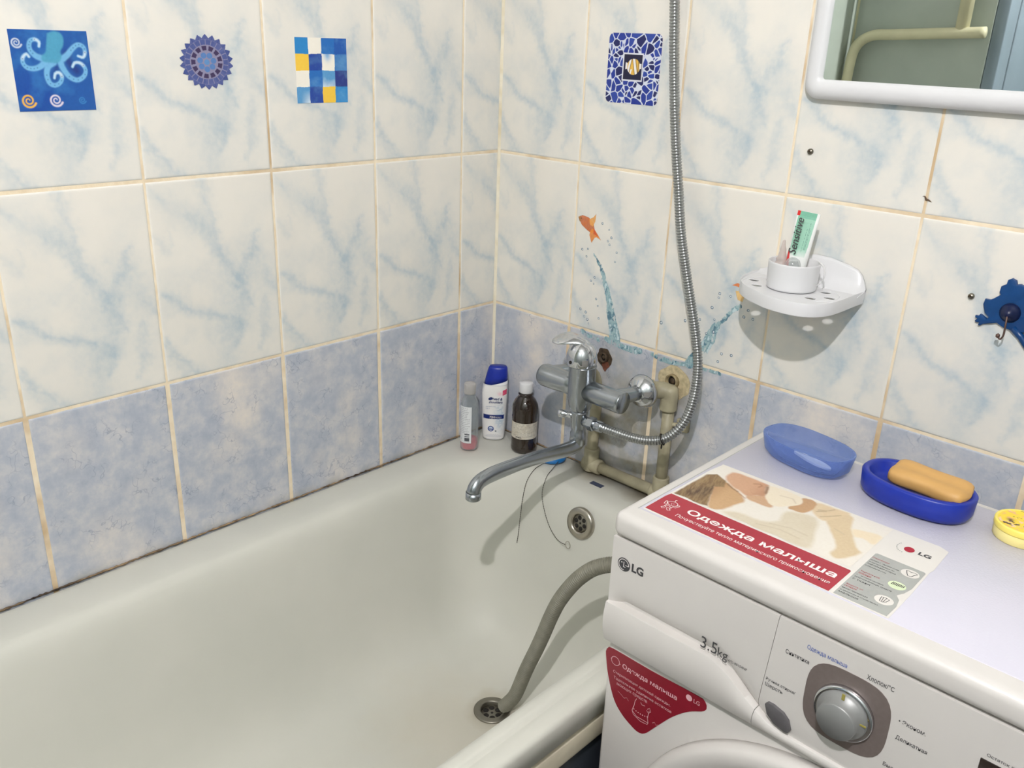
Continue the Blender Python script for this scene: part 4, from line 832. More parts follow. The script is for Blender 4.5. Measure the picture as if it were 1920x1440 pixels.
for f_, a, b, x in ((.35, .0225, .0140, .0028), (.7, .0205, .0130, .0042), (.93, .0190, .0118, .0052), (1.0, .0168, .0100, .0055)): R.append([SF @ Vector((p[0], p[1], slant(p[0]) * (1 - f_) + (.1575 if f_ < 1 else .1590) * f_)) for p in oval(a, b, 0, x)])
cb.loft(R, True, True, True).build('slanted_cap', pmat('cobalt_cap', S(22, 44, 150), .3, var=.05), sb)
nx, nz = 100, 240; U, V = np.meshgrid(np.linspace(-1, 1, nx), np.linspace(0, 1, nz)); zz = .004 + V * .116; ww = w_at(zz) * .93; XX = U * ww + np.interp(zz, [.1, .122], [0, .0012]); DD = -np.interp(zz, [0, .03, .085, .12], [.0135, .0150, .0155, .0146]) * (1 - np.clip(np.abs(U * .93), 0, .999) ** 2.4) ** (1 / 2.4) - .0004
C = np.ones(U.shape + (3,)) * np.array([lin(234), lin(232), lin(230)])
nb = vnoise(XX, zz, 240, 3); C = over(C, (150, 176, 200), np.exp(-(((XX - .012) / .008) ** 2 + ((zz - .055) / .024) ** 2)) * (abs(nb - .5) < .16) * .75); C = over(C, (176, 196, 214), np.exp(-(((XX - .012) / .010) ** 2 + ((zz - .052) / .030) ** 2)) * .5)
C = over(C, (18, 40, 110), ((XX > -.0215) & (XX < .0205) & (zz > .0485) & (zz < .0575)).astype(float)); C = over(C, (214, 74, 110), ((XX > .0165) & (zz > .0995 + (XX - .0165) * .3) & (zz < .1105 + (XX - .0165) * .3)).astype(float)); C = over(C, (238, 190, 200), np.exp(-(((XX - .0115) / .005) ** 2 + ((zz - .1035) / .004) ** 2)) * .8)
r_ = np.hypot(XX + .0055, zz - .0265); C = over(C, (44, 74, 140), ((r_ < .0062) & ((r_ > .0042) | (abs(zz - .0255) < .0012))).astype(float)); C = over(C, (190, 206, 226), ((r_ < .0042) & (zz > .027)).astype(float)); C = over(C, (80, 90, 100), ((abs(XX - .0045) < .0016) & (abs(zz - .0215) < .0014)).astype(float))
lf = np.array(SF); def_place = lambda u, z: (lf[0, 0] * XX + lf[0, 1] * DD + lf[0, 3], lf[1, 0] * XX + lf[1, 1] * DD + lf[1, 3], zz + RIM)
lab = paint_grid('label', U, zz, lambda u, z: def_place(u, z), C, None, M['paint'], sb)
tx = MB(); xw = SF.to_3x3() @ Vector((1, 0, 0)); yw = SF.to_3x3() @ Vector((0, -1, 0))
P = lambda x, z: SF @ Vector((x, -.0166, z))
text_geo(tx, 'head &', P(-.0035, .0905), xw, (0, 0, 1), .0200, .0058, shear=.2, bold=.02); text_geo(tx, 'shoulders', P(-.0110, .0835), xw, (0, 0, 1), .0280, .0056, shear=.2, bold=.02)
for k in range(20):
    a = 2 * math.pi * k / 20; 
tx.add([P(-.0075 + .0045 * math.cos(a), .0935 + .0032 * math.sin(a) + .001 * math.cos(a)) for a in np.linspace(0, 2 * math.pi, 20, endpoint=False)], [tuple(range(20))], 0, False)
tx.build('brand_lettering', pmat('navy_ink', S(26, 44, 104), .5), lab)
tx = MB(); text_geo(tx, '72H', P(-.0085, .0505), xw, (0, 0, 1), .0105, .0050, bold=.02); text_geo(tx, 'PROTECT', P(.0030, .0508), xw, (0, 0, 1), .0125, .0036); tx.build('band_lettering', M['whiteink'], lab)
tx = MB(); text_geo(tx, 'основной уход', P(-.0170, .0750), xw, (0, 0, 1), .0200, .0026); text_geo(tx, '2 в 1', P(-.0170, .0710), xw, (0, 0, 1), .0080, .0026); tx.build('small_print', pmat('grey_blue_ink', S(140, 156, 186), .5), lab)

# ------------------------------------------------------------------ wall shelf with cup
shf = thing('wall_shelf', 'white plastic toothbrush shelf on the tiled wall with a cup on it', 'shelf', (.66, -.01, 1.035))
b = bmesh.new(); outl = [(.576, -.004), (.7440, -.004), (.7430, -.030), (.7425, -.072), (.7390, -.106), (.7250, -.132), (.7020, -.1425), (.6700, -.1410), (.6350, -.1260), (.6020, -.1020), (.5830, -.070), (.5760, -.030)]
op, _ = smooth_path(outl[1:] + [outl[0]], 60); outline = [tuple(p) for p in op]
holes = [(.601, -.064, .0078), (.6190, -.0885, .0078), (.618, -.046, .0072), (.704, -.046, .0078), (.7040, -.092, .0078), (.7220, -.070, .0078)]
PL0, PL1 = 1.0316, 1.0330
def plate_with_holes(outline, holes, z0, z1):
    bm = bmesh.new()
    def loop(pts): vs = [bm.verts.new((p[0], p[1], z1)) for p in pts]; return [bm.edges.new((vs[i], vs[(i + 1) % len(vs)])) for i in range(len(vs))]
    es = loop(outline)
    for x, y, r in holes: es += loop([(x + r * math.cos(a), y + r * .82 * math.sin(a)) for a in np.linspace(0, 2 * math.pi, 20, endpoint=False)])
    g_ = bmesh.ops.triangle_fill(bm, use_beauty=True, use_dissolve=False, edges=es); fs = list(bm.faces)
    r_ = bmesh.ops.extrude_face_region(bm, geom=fs)
    for v in r_['geom']:
        if isinstance(v, bmesh.types.BMVert): v.co.z = z0
    bmesh.ops.recalc_face_normals(bm, faces=list(bm.faces)); return bm
bm_ = plate_with_holes([(.66 + (p[0] - .66) * .975, -.068 + (p[1] + .068) * .97) for p in outline], holes, PL0, PL1); b.free()
m_ = MB(); m_.bm(bm_, None, 0, False)
def off_loop(k): return [Vector((.66 + (p[0] - .66) * k, -.068 + (p[1] + .068) * k, 0)) for p in outline]
R = []
for k, z in ((.968, PL0), (.968, 1.0190), (.978, 1.0170), (.996, 1.0180), (1.0, 1.0210), (1.0, 1.0335), (.993, 1.0360), (.980, 1.0360), (.970, 1.0335), (.966, 1.0322)): R.append([p + Vector((0, 0, z)) for p in off_loop(k)])
m_.loft(R, True)
m_.build('tray', M['white'], shf, 40)
# curved lines of the two toothbrush areas
for cx, cy, a0, a1 in ((.612, -.068, 60, 250), (.708, -.070, -70, 95)):
    g_ = MB(); g_.tube([(cx + .023 * math.cos(math.radians(a)), cy + .034 * math.sin(math.radians(a)), 1.0330) for a in np.linspace(a0, a1, 22)], .0008, 6); g_.build('moulded_rib', M['white'], shf)
# back board with rounded top that curves down into the tray
bk = MB(); prof_x = np.linspace(.5765, .7440, 40); rows_ = []
for yk, zk in ((-.0006, 0.0), (-.0006, 1.0), (-.0035, 1.0), (-.0050, .90), (-.0075, .55), (-.0140, .22), (-.0220, .05), (-.028, -.02)):
    row = []
    for x in prof_x:
        top = float(np.interp(x, [.5765, .582, .60, .63, .660, .687, .715, .728, .736, .7405, .744], [1.0365, 1.0385, 1.046, 1.062, 1.0745, 1.0735, 1.0680, 1.0640, 1.0560, 1.0470, 1.0380]))
        base = 1.0322; row.append((x, yk, base + (top - base) * max(zk, -.02) if zk > 0 else (base - .002 if yk > -.03 else base - .0005)))
    rows_.append(row)
bk.loft(rows_, False); bk.build('back_board', M['white'], shf)
CC = (.6600, -.0640); cup = thing('white_cup', 'low round white plastic cup standing on the wall shelf', 'cup', (*CC, 1.0345))
MB().lathe([(.0325, .0), (.0345, .0012), (.0350, .004), (.0360, .036), (.0362, .0385), (.0354, .0392), (.0344, .0385), (.0335, .005), (.0320, .0035), (0, .0035)], (*CC, 1.0338), n=56).build('bowl', M['white'], cup)
hd = MB(); hd.tube([(CC[0] + .034 + .010 * math.sin(a), CC[1] + .006, 1.060 + .016 * -math.cos(a) * 1.0) for a in np.linspace(0, math.pi, 16)], (lambda t: (.0025, .0009)), 10); hh_ = hd.build('thin_handle', clear_plastic('clear_handle', S(236, 236, 236), .35, .1), cup)
# toothpaste tube: round shoulder at the bottom, flat crimp at the top
tt = thing('toothpaste_tube', 'nearly empty white and mint green toothpaste tube standing in the cup', 'toothpaste', (.668, -.062, 1.04))
TB = Vector((.6580, -.0600, 1.0470)); TT = Vector((.6625, -.0480, 1.1410)); ax = (TT - TB).normalized(); side = Vector((.95, .10, -.33)).normalized(); side = (side - side.dot(ax) * ax).normalized(); nrm = side.cross(ax)
if nrm.y > 0: nrm = -nrm
Lt = (TT - TB).length; mb = MB(); R = []
for t_, w_, h_ in ((-.08, .006, .006), (0, .0065, .0065), (.01, .0130, .0110), (.06, .0142, .0105), (.3, .0150, .0082), (.6, .0156, .0055), (.85, .0162, .0028), (.93, .0163, .0012), (1.0, .0163, .0007)):
    c = TB + ax * Lt * t_; R.append([c + side * w_ * math.cos(a) + nrm * h_ * math.sin(a) for a in np.linspace(0, 2 * math.pi, 32, endpoint=False)])
mb.loft(R, True, True, True).build('tube_body', pmat('tube_white', S(228, 230, 228), .3, var=.03), tt)
U, V = np.meshgrid(np.linspace(-1, 1, 90), np.linspace(0, 1, 200)); wv = np.interp(V, [.06, .3, .6, .85, 1], [.0142, .0150, .0156, .0162, .0163]); hv = np.interp(V, [.06, .3, .6, .85, .93, 1], [.0105, .0082, .0055, .0028, .0012, .0007])
xx = U * wv * .97; hh = hv * np.sqrt(np.clip(1 - (U * .97) ** 2, 0, 1)) + .0004; VV = .04 + .96 * V
C = np.ones(U.shape + (3,)) * np.array([lin(228), lin(230), lin(228)]); mint = (VV > .34) & (U > -.86 + .0 * V) & (U < .78 - .3 * np.clip(.5 - VV, 0, 1)); C = over(C, (150, 196, 174), mint * np.clip((VV - .30) * 6, 0, 1)); C = over(C, (112, 176, 150), (mint & (VV > .90)).astype(float) * .8)
C = over(C, (122, 190, 160), mint * np.exp(-((U + .5 - .3 * np.sin(VV * 5)) / .2) ** 2) * .6); C = over(C, (208, 44, 44), ((U < -.42 - (VV - .1) * 1.2) & (VV < .40)).astype(float)); C = over(C, (208, 44, 44), ((U < -.72) & (VV > .93)).astype(float)); C = over(C, (180, 184, 184), np.exp(-((U) ** 2 / .3 + ((VV - .16) / .1) ** 2)) * .5)
for k, (u_, v0, v1) in enumerate(((.30, .42, .78), (.48, .45, .85), (.56, .45, .75))): C = over(C, (60, 110, 100), ((abs(U - u_) < .025) & (VV > v0) & (VV < v1) & (vnoise(V * 160, k, 1) > .35)) * .7)
A = lambda k: TB[k] + ax[k] * Lt * VV + side[k] * xx + nrm[k] * hh
tlab = paint_grid('printed_front', U, V, lambda u, v: (A(0), A(1), A(2)), C, None, M['paint'], tt)
tx = MB(); text_geo(tx, 'Sensitive', TB + ax * Lt * .36 + side * -.0015 + nrm * .0090, ax, -side, .0520, .0112, shear=.25, bold=.01); tx.build('sensitive_lettering', M['ink'], tlab)
dv = thing('dropper_vial', 'small frosted dropper vial with pointed tip standing in the cup', 'vial', (.636, -.060, 1.04))
MB().lathe([(.0085, 0), (.0092, .002), (.0092, .022), (.0098, .024), (.0092, .028), (.0070, .031), (.0085, .034), (.0060, .037), (.0042, .045), (.0046, .047), (.0030, .052), (.0018, .060), (0, .061)], (.6385, -.0600, 1.0380), (-.03, .02, 1), 28).build('vial_body', clear_plastic('frosted_vial', S(214, 202, 196), .55, .4), dv)
cv = thing('clear_vial', 'clear round-topped plastic vial in the cup in front of the toothpaste', 'vial', (.668, -.085, 1.04))
MB().lathe([(.0115, 0), (.0118, .026), (.0112, .034), (.0085, .040), (.0045, .0425), (0, .043)], (.6630, -.0800, 1.0380), (.06, 0, 1), 32).build('vial_shell', clear_plastic('clear_cap_plastic', S(214, 218, 218), .18, .08), cv)

# ------------------------------------------------------------------ mirror
mr = thing('wall_mirror', 'mirror in a wide rounded white plastic frame on the tiled wall', 'mirror', (.86, -.012, 1.50))
MX0, MX1, MZ0, MZ1 = .6090, 1.120, 1.2900, 1.860; R = []
def rr_xz(ins, rad, y): return [(p[0], y, p[1]) for p in rrect(MX0 + ins, MX1 - ins, MZ0 + ins, MZ1 - ins, rad, 0, 8)]
for ins, rad, y in ((.004, .018, -.0006), (.000, .022, -.004), (.0005, .022, -.012), (.004, .020, -.0185), (.010, .016, -.0220), (.016, .012, -.0228), (.022, .009, -.0215), (.0260, .005, -.0185), (.0268, .004, -.0150)): R.append(rr_xz(ins, rad, y))
MB().loft(R, True, True, False).build('frame', M['white'], mr)
t = NT('silvered_glass'); f = t.noise(t.geo(), 14, 4, .6); t.l(t.ramp(f, [(.35, (.72, .77, .73, 1)), (.7, (.80, .84, .80, 1))]), t.b.inputs['Base Color']); t.set(Metallic=1.0); t.l(t.math('ADD', t.math('MULTIPLY', f, .02), .0), t.b.inputs['Roughness'])
t.b.inputs['Coat Weight'].default_value = .0
gl = MB(); gl.box(MX0 + .026, MX1 - .026, -.0150, -.0120, MZ0 + .026, MZ1 - .026); gl.build('glass', t.m, mr)

# painted pipes on the wall behind the camera, seen in the mirror
pw = thing('painted_pipes', 'cream painted pipes on the grey wall reflected in the mirror', 'pipes', (.2, RY + .03, 1.40))
MB().tube(smooth_path([(-.0 + .022, RY + .035, 1.16), (.024, RY + .035, 1.29), (.034, RY + .035, 1.365), (.075, RY + .035, 1.398), (.14, RY + .035, 1.403), (.25, RY + .035, 1.408), (.381, RY + .035, 1.414)], 50)[0].tolist(), .0145, 20).build('bent_pipe', M['pipebeige'], pw)
MB().tube([(.318, RY + .030, 1.40), (.318, RY + .030, 2.3)], .0175, 20).build('riser', M['pipebeige'], pw)
MB().tube([(.016, RY + .02, 1.33), (.018, RY + .02, 2.3)], .0035, 10).build('thin_tube', M['pipebeige'], pw)

# ------------------------------------------------------------------ stickers on the left wall
def on_left(d=.0006): return lambda y, z: (np.full_like(y, d), y, z)
def on_back(d=-.0006): return lambda x, z: (x, np.full_like(x, d), z)
def slab(name, mat, pts3, n, parent, th=.0005):
    """thin backing under a printed patch"""
    mb = MB(); a = [Vector(p) for p in pts3]; q = [p - Vector(n) * th for p in a]; mb.loft([a, q], True, True, True, smooth=False); return mb.build(name, mat, parent)
gy, gz = np.meshgrid(np.arange(-.8425, -.7500 + .0003, .00052), np.arange(1.2485, 1.3430 + .0003, .00052)); n1 = fbm(gy, gz, 38, 3); n2 = fbm(gy, gz, 16, 7)
C = np.ones(gy.shape + (3,)) * np.array([lin(32), lin(86), lin(160)]); C = over(C, (22, 62, 150), np.clip(n2 * 2 - .8, 0, 1) * .8); C = over(C, (66, 140, 200), np.clip(n1 * 2.4 - 1.2, 0, 1) * .5)
C = over(C, (34, 48, 116), stroke(gy, gz, [(-.778, 1.316), (-.776, 1.306), (-.768, 1.296)], .005) * .8); C = over(C, (30, 50, 120), stroke(gy, gz, [(-.796, 1.288), (-.792, 1.300)], .004) * .7)
OC = {'t1': [(-.8067, 1.3101), (-.814, 1.313), (-.8193, 1.3183), (-.8206, 1.3243), (-.8182, 1.3304), (-.8126, 1.3321), (-.8084, 1.3291), (-.8092, 1.3242)], 't2': [(-.8032, 1.307), (-.8112, 1.3008), (-.8193, 1.2984), (-.8267, 1.2999), (-.8304, 1.3052), (-.8295, 1.3113), (-.8251, 1.3152), (-.8225, 1.3122)],
 't3': [(-.7948, 1.3055), (-.8018, 1.3008), (-.8048, 1.2914), (-.803, 1.282), (-.7971, 1.2788), (-.7903, 1.2819), (-.787, 1.2883), (-.7894, 1.2938), (-.7943, 1.293), (-.7963, 1.2875)], 't4': [(-.7866, 1.3071), (-.7846, 1.2993), (-.7779, 1.289), (-.7687, 1.285), (-.7598, 1.2898), (-.757, 1.2978), (-.7618, 1.305), (-.7691, 1.3057), (-.7726, 1.3009)],
 't5': [(-.783, 1.3103), (-.7767, 1.3151), (-.7691, 1.323), (-.762, 1.3271), (-.7558, 1.324), (-.7552, 1.3169), (-.7583, 1.3121), (-.7639, 1.3137)]}
head = [(-.7976, 1.3393), (-.7894, 1.3422), (-.7819, 1.3398), (-.7792, 1.3337), (-.7808, 1.3251), (-.7849, 1.3188), (-.7843, 1.3118), (-.7892, 1.3056), (-.798, 1.3055), (-.8071, 1.307), (-.8078, 1.3131), (-.8024, 1.3178), (-.8001, 1.3278)]
for k, p in OC.items():
    pp = smooth_path([(a, b) for a, b in p], 26)[0]; C = over(C, (112, 172, 214), np.clip(stroke(gy, gz, pp, .0037, .0018, 4) * 1.3, 0, 1)); C = over(C, (214, 222, 228), stroke(gy, gz, pp[19:], .0016, .0010) * .8)
    for i in range(7, 20, 2): C = over(C, (62, 104, 150), stroke(gy, gz, [tuple(pp[i]), tuple(pp[i] + 1e-5)], .0008) * .8)
C = over(C, (78, 154, 186), poly_mask(gy, gz, smooth_path(head + head[:1], 50)[0], .0012) * .95)
def spiral(C, y, z, r, col, a=1.0, turns=1.9, w=.0016):
    p = [(y + r * (1 - t * .85) * math.cos(2 * math.pi * turns * t + .4), z - r * (1 - t * .85) * math.sin(2 * math.pi * turns * t + .4)) for t in np.linspace(0, 1, 40)]; return over(C, col, stroke(gy, gz, p, w, w * .5, 3) * a)
C = spiral(C, -.8347, 1.3282, .0062, (200, 208, 220), .9, w=.0011); C = spiral(C, -.8304, 1.2612, .0085, (232, 180, 70), 1, w=.0013); C = spiral(C, -.7981, 1.2613, .0080, (214, 206, 220), 1, w=.0013); C = spiral(C, -.7659, 1.2607, .0045, (60, 130, 190), .8, w=.0009)
ok = thing('wall_sticker', 'square blue octopus sticker, leftmost on the left tiled wall', 'sticker', (.001, -.796, 1.296), 'blue stickers on the left wall')
slab('backing', M['stickerwhite'], [(.0005, -.8425, 1.2485), (.0005, -.7500, 1.2485), (.0005, -.7500, 1.3430), (.0005, -.8425, 1.3430)], (1, 0, 0), ok); paint_grid('print', gy, gz, on_left(), C, None, M['paint'], ok)
# mosaic rosette
gy, gz = np.meshgrid(np.arange(-.632, -.547, .00045), np.arange(1.270, 1.3465, .00045)); cy, cz = -.5895, 1.3078; dy, dz = (gy - cy) / .0405, (gz - cz) / .0368; r = np.hypot(dy, dz); th = np.arctan2(dz, dy)
N = 22; ph = (th / (2 * math.pi) * N) % 1; star = r < .86 + .14 * (1 - 2 * np.abs(ph - .5)) * 1.0
C = np.ones(gy.shape + (3,)) * np.array([lin(136), lin(132), lin(160)]); jit = vnoise(np.floor(th / (2 * math.pi) * N) * 3.7, np.floor(r * 5) * 2.1, 1, 2)
cell = lambda r0, r1, n, s, off=0: (r > r0) & (r < r1) & (((th / (2 * math.pi) * n + off) % 1) > s) & (((th / (2 * math.pi) * n + off) % 1) < 1 - s)
C = over(C, (74, 86, 142), (cell(.62, .80, N, .07, .5)).astype(float)); C = over(C, (64, 78, 138), (cell(.81, 1.1, N, .03)).astype(float)); C = over(C, (92, 100, 152), (cell(.6, 1.1, N, .05, .5) & (jit > .6)) * .5)
C = over(C, (58, 44, 84), cell(.42, .58, 13, .16).astype(float))
for k in range(7):
    a = 2 * math.pi * k / 7 + .2; C = over(C, (84, 122, 178), (np.hypot(dy - .255 * math.cos(a), dz - .255 * math.sin(a)) < .105).astype(float))
C = over(C, (92, 138, 190), (r < .10).astype(float))
fl = thing('wall_sticker', 'round violet blue mosaic rosette sticker on the left tiled wall', 'sticker', (.001, cy, cz), 'blue stickers on the left wall'); paint_grid('print', gy, gz, on_left(.0008), C, star.astype(float), M['paint'], fl)
ring = [(.0006, cy + .0395 * (.86 + (.12 if i % 2 else 0)) * math.cos(2 * math.pi * (i + 0) / (2 * N)), cz + .0358 * (.86 + (.12 if i % 2 else 0)) * math.sin(2 * math.pi * (i + 0) / (2 * N))) for i in range(2 * N)]; slab('backing', M['stickerwhite'], ring, (1, 0, 0), fl)
# four by four watercolour squares
gy, gz = np.meshgrid(np.arange(-.4452, -.3503, .0005), np.arange(1.2493, 1.3447, .0005)); u = (gy + .4452) / .0949; v = (1.3447 - gz) / .0954; n1 = fbm(gy, gz, 60, 3); n2 = fbm(gy, gz, 25, 9)
wu = u * 4 + .05 * (vnoise(gy, gz, 120, 2) - .5); wv_ = v * 4 + .05 * (vnoise(gy, gz, 120, 6) - .5); iu = np.clip(wu.astype(int), 0, 3); iv = np.clip(wv_.astype(int), 0, 3)
PAL = {'c': (36, 130, 196), 'w': (238, 232, 220), 'b': (26, 104, 182), 'd': (20, 84, 168), 'y': (240, 196, 66), 'n': (22, 64, 152), 'm': (60, 120, 184), 'l': (86, 150, 200), 'v': (34, 52, 130)}
C = np.ones(gy.shape + (3,)); TT_ = ['cwbd', 'ynwm', 'wblv', 'lnyc']
for i in range(4):
    for j in range(4): C[(iv == i) & (iu == j)] = [lin(q) for q in PAL[TT_[i][j]]]
blue = np.array([[c not in 'wy' for c in r_] for r_ in TT_])[iv, iu]; C = over(C, (120, 176, 214), blue * np.clip(n1 * 2.6 - 1.25, 0, 1) * .35); C = over(C, (206, 220, 230), ((iv == 2) & (iu == 2)) * np.clip((wv_ - 2.45) * 1.3 + n1 - .5, 0, 1)); C = over(C, (206, 220, 230), ((iv == 3) & (iu == 0)) * np.clip((wu - .3) * (wv_ - 3.2) * 2, 0, 1))
C = over(C, (130, 174, 214), ((iv == 1) & (iu == 2)) * np.exp(-(((wu - 2.45) / .28) ** 2 + ((wv_ - 1.05) / .35) ** 2)))
px = thing('wall_sticker', 'chequered blue, white and yellow sticker nearest the corner on the left wall', 'sticker', (.001, -.398, 1.297), 'blue stickers on the left wall')
slab('backing', M['stickerwhite'], [(.0005, -.4452, 1.2493), (.0005, -.3503, 1.2493), (.0005, -.3503, 1.3447), (.0005, -.4452, 1.3447)], (1, 0, 0), px); paint_grid('print', gy, gz, on_left(), C, None, M['paint'], px)

# ------------------------------------------------------------------ stickers on the back wall
gx, gz = np.meshgrid(np.arange(.2470, .3560, .0004), np.arange(1.2585, 1.3705, .0004)); rsv = np.random.RandomState(5); seeds = np.c_[rsv.uniform(.245, .358, 120), rsv.uniform(1.256, 1.373, 120)]
d = np.sort(np.hypot(gx[..., None] + .004 * (fbm(gx, gz, 60, 2) - .5)[..., None] - seeds[:, 0], gz[..., None] - seeds[:, 1]), axis=-1); idn = np.argmin(np.hypot(gx[..., None] - seeds[:, 0], gz[..., None] - seeds[:, 1]), axis=-1)
C = np.ones(gx.shape + (3,)) * np.array([lin(30), lin(52), lin(142)]); C = over(C, (22, 28, 88), (((idn * 7919) % 10) < 3).astype(float)); C = over(C, (44, 70, 156), (((idn * 104729) % 10) > 7).astype(float) * .8)
C = over(C, (206, 212, 226), np.clip((.0017 - (d[..., 1] - d[..., 0])) / .0005, 0, 1)); inn = (gx > .2795) & (gx < .3210) & (gz > 1.2955) & (gz < 1.3390); C = over(C, (214, 216, 224), inn.astype(float)); C = over(C, (20, 20, 52), ((gx > .2820) & (gx < .3188) & (gz > 1.2980) & (gz < 1.3365)).astype(float))
fx, fz = gx - .3020, gz - 1.3180; body_ = ((fx / .0130) ** 2 + (fz / .0125) ** 2 < 1) | ((fx < -.008) & (fx > -.0165) & (abs(fz - .001) < .0055 - (fx + .0165) * .25)) | ((fx > .008) & (fx < .0155) & (abs(fz - .001) < .004)); C = over(C, (224, 178, 76), body_.astype(float))
stripe = (abs(fx - .0030 + fz * .25) < .0022) | (abs(fx + .0090 - fz * .2) < .0018) | (fx < -.0125) | (fx > .0118) | ((abs(fx + .003 - fz * .3) < .0015) & (fz < -.004)); C = over(C, (228, 226, 226), (body_ & stripe).astype(float))
dk = (abs(fx - .0062 + fz * .25) < .0005) | (abs(fx + .0000 + fz * .25) < .0005) | (abs(fx + .0065 - fz * .2) < .0005) | (abs(fx - .0095) < .0005); C = over(C, (70, 56, 40), (body_ & dk).astype(float) * .9)
ms = thing('wall_sticker', 'blue cracked mosaic sticker with a small striped fish left of the hose', 'sticker', (.301, -.001, 1.3145))
m_ = np.zeros(gx.shape); rr_ = [(p[0], p[1]) for p in rrect(.2485, .3545, 1.2600, 1.3690, .009, 0, 6)]; m_ = poly_mask(gx, gz, rr_, .0003); paint_grid('print', gx, gz, on_back(), C, m_, M['paint'], ms)
slab('backing', M['stickerwhite'], [(p[0], -.0005, p[1]) for p in rr_], (0, -1, 0), ms)
# goldfish leaping from splash decals
def splash(name, label, x0, x1, z0, z1, trunk, fish, bub, seed, pool):
    gx, gz = np.meshgrid(np.arange(x0, x1, .00055), np.arange(z0, z1, .00055)); A = np.zeros(gx.shape); C = np.ones(gx.shape + (3,)) * np.array([lin(158), lin(184), lin(188)])
    wx = gx + .006 * (fbm(gx, gz, 70, seed) - .5); wz = gz + .006 * (fbm(gx, gz, 70, seed + 3) - .5); n = fbm(gx, gz, 120, seed + 1); n2 = fbm(gx * 2.2, gz * .8, 110, seed + 5)
    tm = np.zeros(gx.shape)
    for p, w0, w1 in trunk: tm = np.maximum(tm, stroke(wx, wz, p, w0, w1, 3))
    for p, w in pool: tm = np.maximum(tm, stroke(wx, wz, p, w, w, 4) * .9)
    body = (tm > .38) & ((n2 > .33) | (tm > .9)); A = np.maximum(A, body * 1.0); C = over(C, (88, 136, 152), np.clip((n2 - .45) * 5, 0, 1) * .8); C = over(C, (44, 96, 122), np.clip((.40 - n) * 18, 0, 1) * .7); C = over(C, (206, 222, 224), np.clip((n2 - .60) * 10, 0, 1) * .8); C = over(C, (60, 116, 140), ((tm < .46) & (n2 > .48)) * .6)
    for x, z, r in bub:
        q = np.hypot(gx - x, gz - z); A = np.maximum(A, (q < r) * 1.0); C = over(C, (96, 126, 146), ((q < r) & (q > r * .55)).astype(float) * .9); C = over(C, (46, 66, 96), ((q < r) & (q > r * .5) & ((gx - x) + (gz - z) < r * .3)).astype(float) * .6); C = over(C, (222, 226, 228), (q < r * .5).astype(float))
    for poly, col in fish: m = poly_mask(gx, gz, poly, .0006); A = np.maximum(A, m); C = over(C, col, m * (.75 + .25 * n) * 1.0)
    t = thing(name, label, 'sticker', ((x0 + x1) / 2, -.001, (z0 + z1) / 2)); paint_grid('print', gx, gz, on_back(-.0004), C, (A > .5).astype(float), M['paint'], t); return t
rb = np.random.RandomState(2)
b1 = [(.262, 1.055), (.278, 1.046), (.284, 1.033), (.277, 1.026), (.281, 1.02), (.298, 1.009), (.296, .992), (.22, 1.001), (.233, 1.004), (.231, .99), (.253, .955), (.245, .947), (.252, .943), (.26, .916), (.265, .904), (.225, .889), (.238, .886), (.235, .877), (.243, .873), (.246, .866), (.269, .881), (.378, .8415)]
fish1 = [([(.206, 1.058), (.216, 1.063), (.230, 1.061), (.242, 1.052), (.246, 1.040), (.240, 1.033), (.229, 1.037), (.215, 1.045)], (206, 110, 48)), ([(.232, 1.058), (.241, 1.063), (.247, 1.070), (.246, 1.056), (.241, 1.046), (.234, 1.048)], (236, 168, 88)),
    ([(.240, 1.042), (.247, 1.040), (.262, 1.024), (.251, 1.028), (.247, 1.027), (.240, 1.016), (.234, 1.030), (.236, 1.038)], (232, 140, 52)), ([(.243, 1.045), (.249, 1.036), (.255, 1.030), (.243, 1.033)], (206, 84, 44)), ([(.206, 1.058), (.211, 1.061), (.213, 1.052), (.210, 1.050)], (168, 120, 60)), ([(.2120, 1.0575), (.2140, 1.0580), (.2145, 1.0560), (.2125, 1.0555)], (50, 40, 30))]
splash('fish_decal', 'goldfish leaping over a teal water jet decal above the tap', .2, .40, .828, 1.073, [([(.248, .998), (.256, .990), (.262, .982), (.272, .962), (.282, .939)], .0012, .0055), ([(.282, .939), (.291, .916), (.299, .887), (.306, .868), (.310, .851)], .0060, .0125)], fish1,
    [(x, z, rb.uniform(.0017, .0030)) for x, z in b1], 3, [([(.232, .8475), (.25, .843), (.272, .8405)], .0045), ([(.292, .846), (.318, .842), (.345, .8405), (.366, .843)], .0062)])
b2 = [(.511, .981), (.51, .974), (.531, .981), (.5, .955), (.48, .93), (.507, .936), (.495, .909), (.565, .965), (.559, .953), (.575, .953), (.508, .915), (.528, .882), (.546, .884), (.523, .867), (.405, .906), (.452, .921)]
fish2 = [([(.5295, .999), (.540, 1.005), (.556, 1.003), (.548, .997), (.540, .999)], (228, 128, 58)), ([(.538, .992), (.545, .993), (.556, .988), (.553, .976), (.544, .978), (.541, .984)], (240, 196, 120))]
splash('fish_decal', 'second water jet decal slanting up to the shelf right of the hose', .385, .590, .826, 1.010, [([(.549, .969), (.538, .957), (.526, .943), (.512, .928)], .0040, .0030), ([(.512, .928), (.503, .910), (.494, .889), (.478, .862), (.470, .848)], .0065, .0090), ([(.515, .918), (.510, .900), (.500, .878)], .0020, .0030)], fish2,
    [(x, z, rb.uniform(.0020, .0034)) for x, z in b2], 11, [([(.392, .8455), (.412, .8410), (.44, .8420), (.470, .8475)], .0042), ([(.470, .850), (.505, .8470), (.530, .8470)], .0030)])

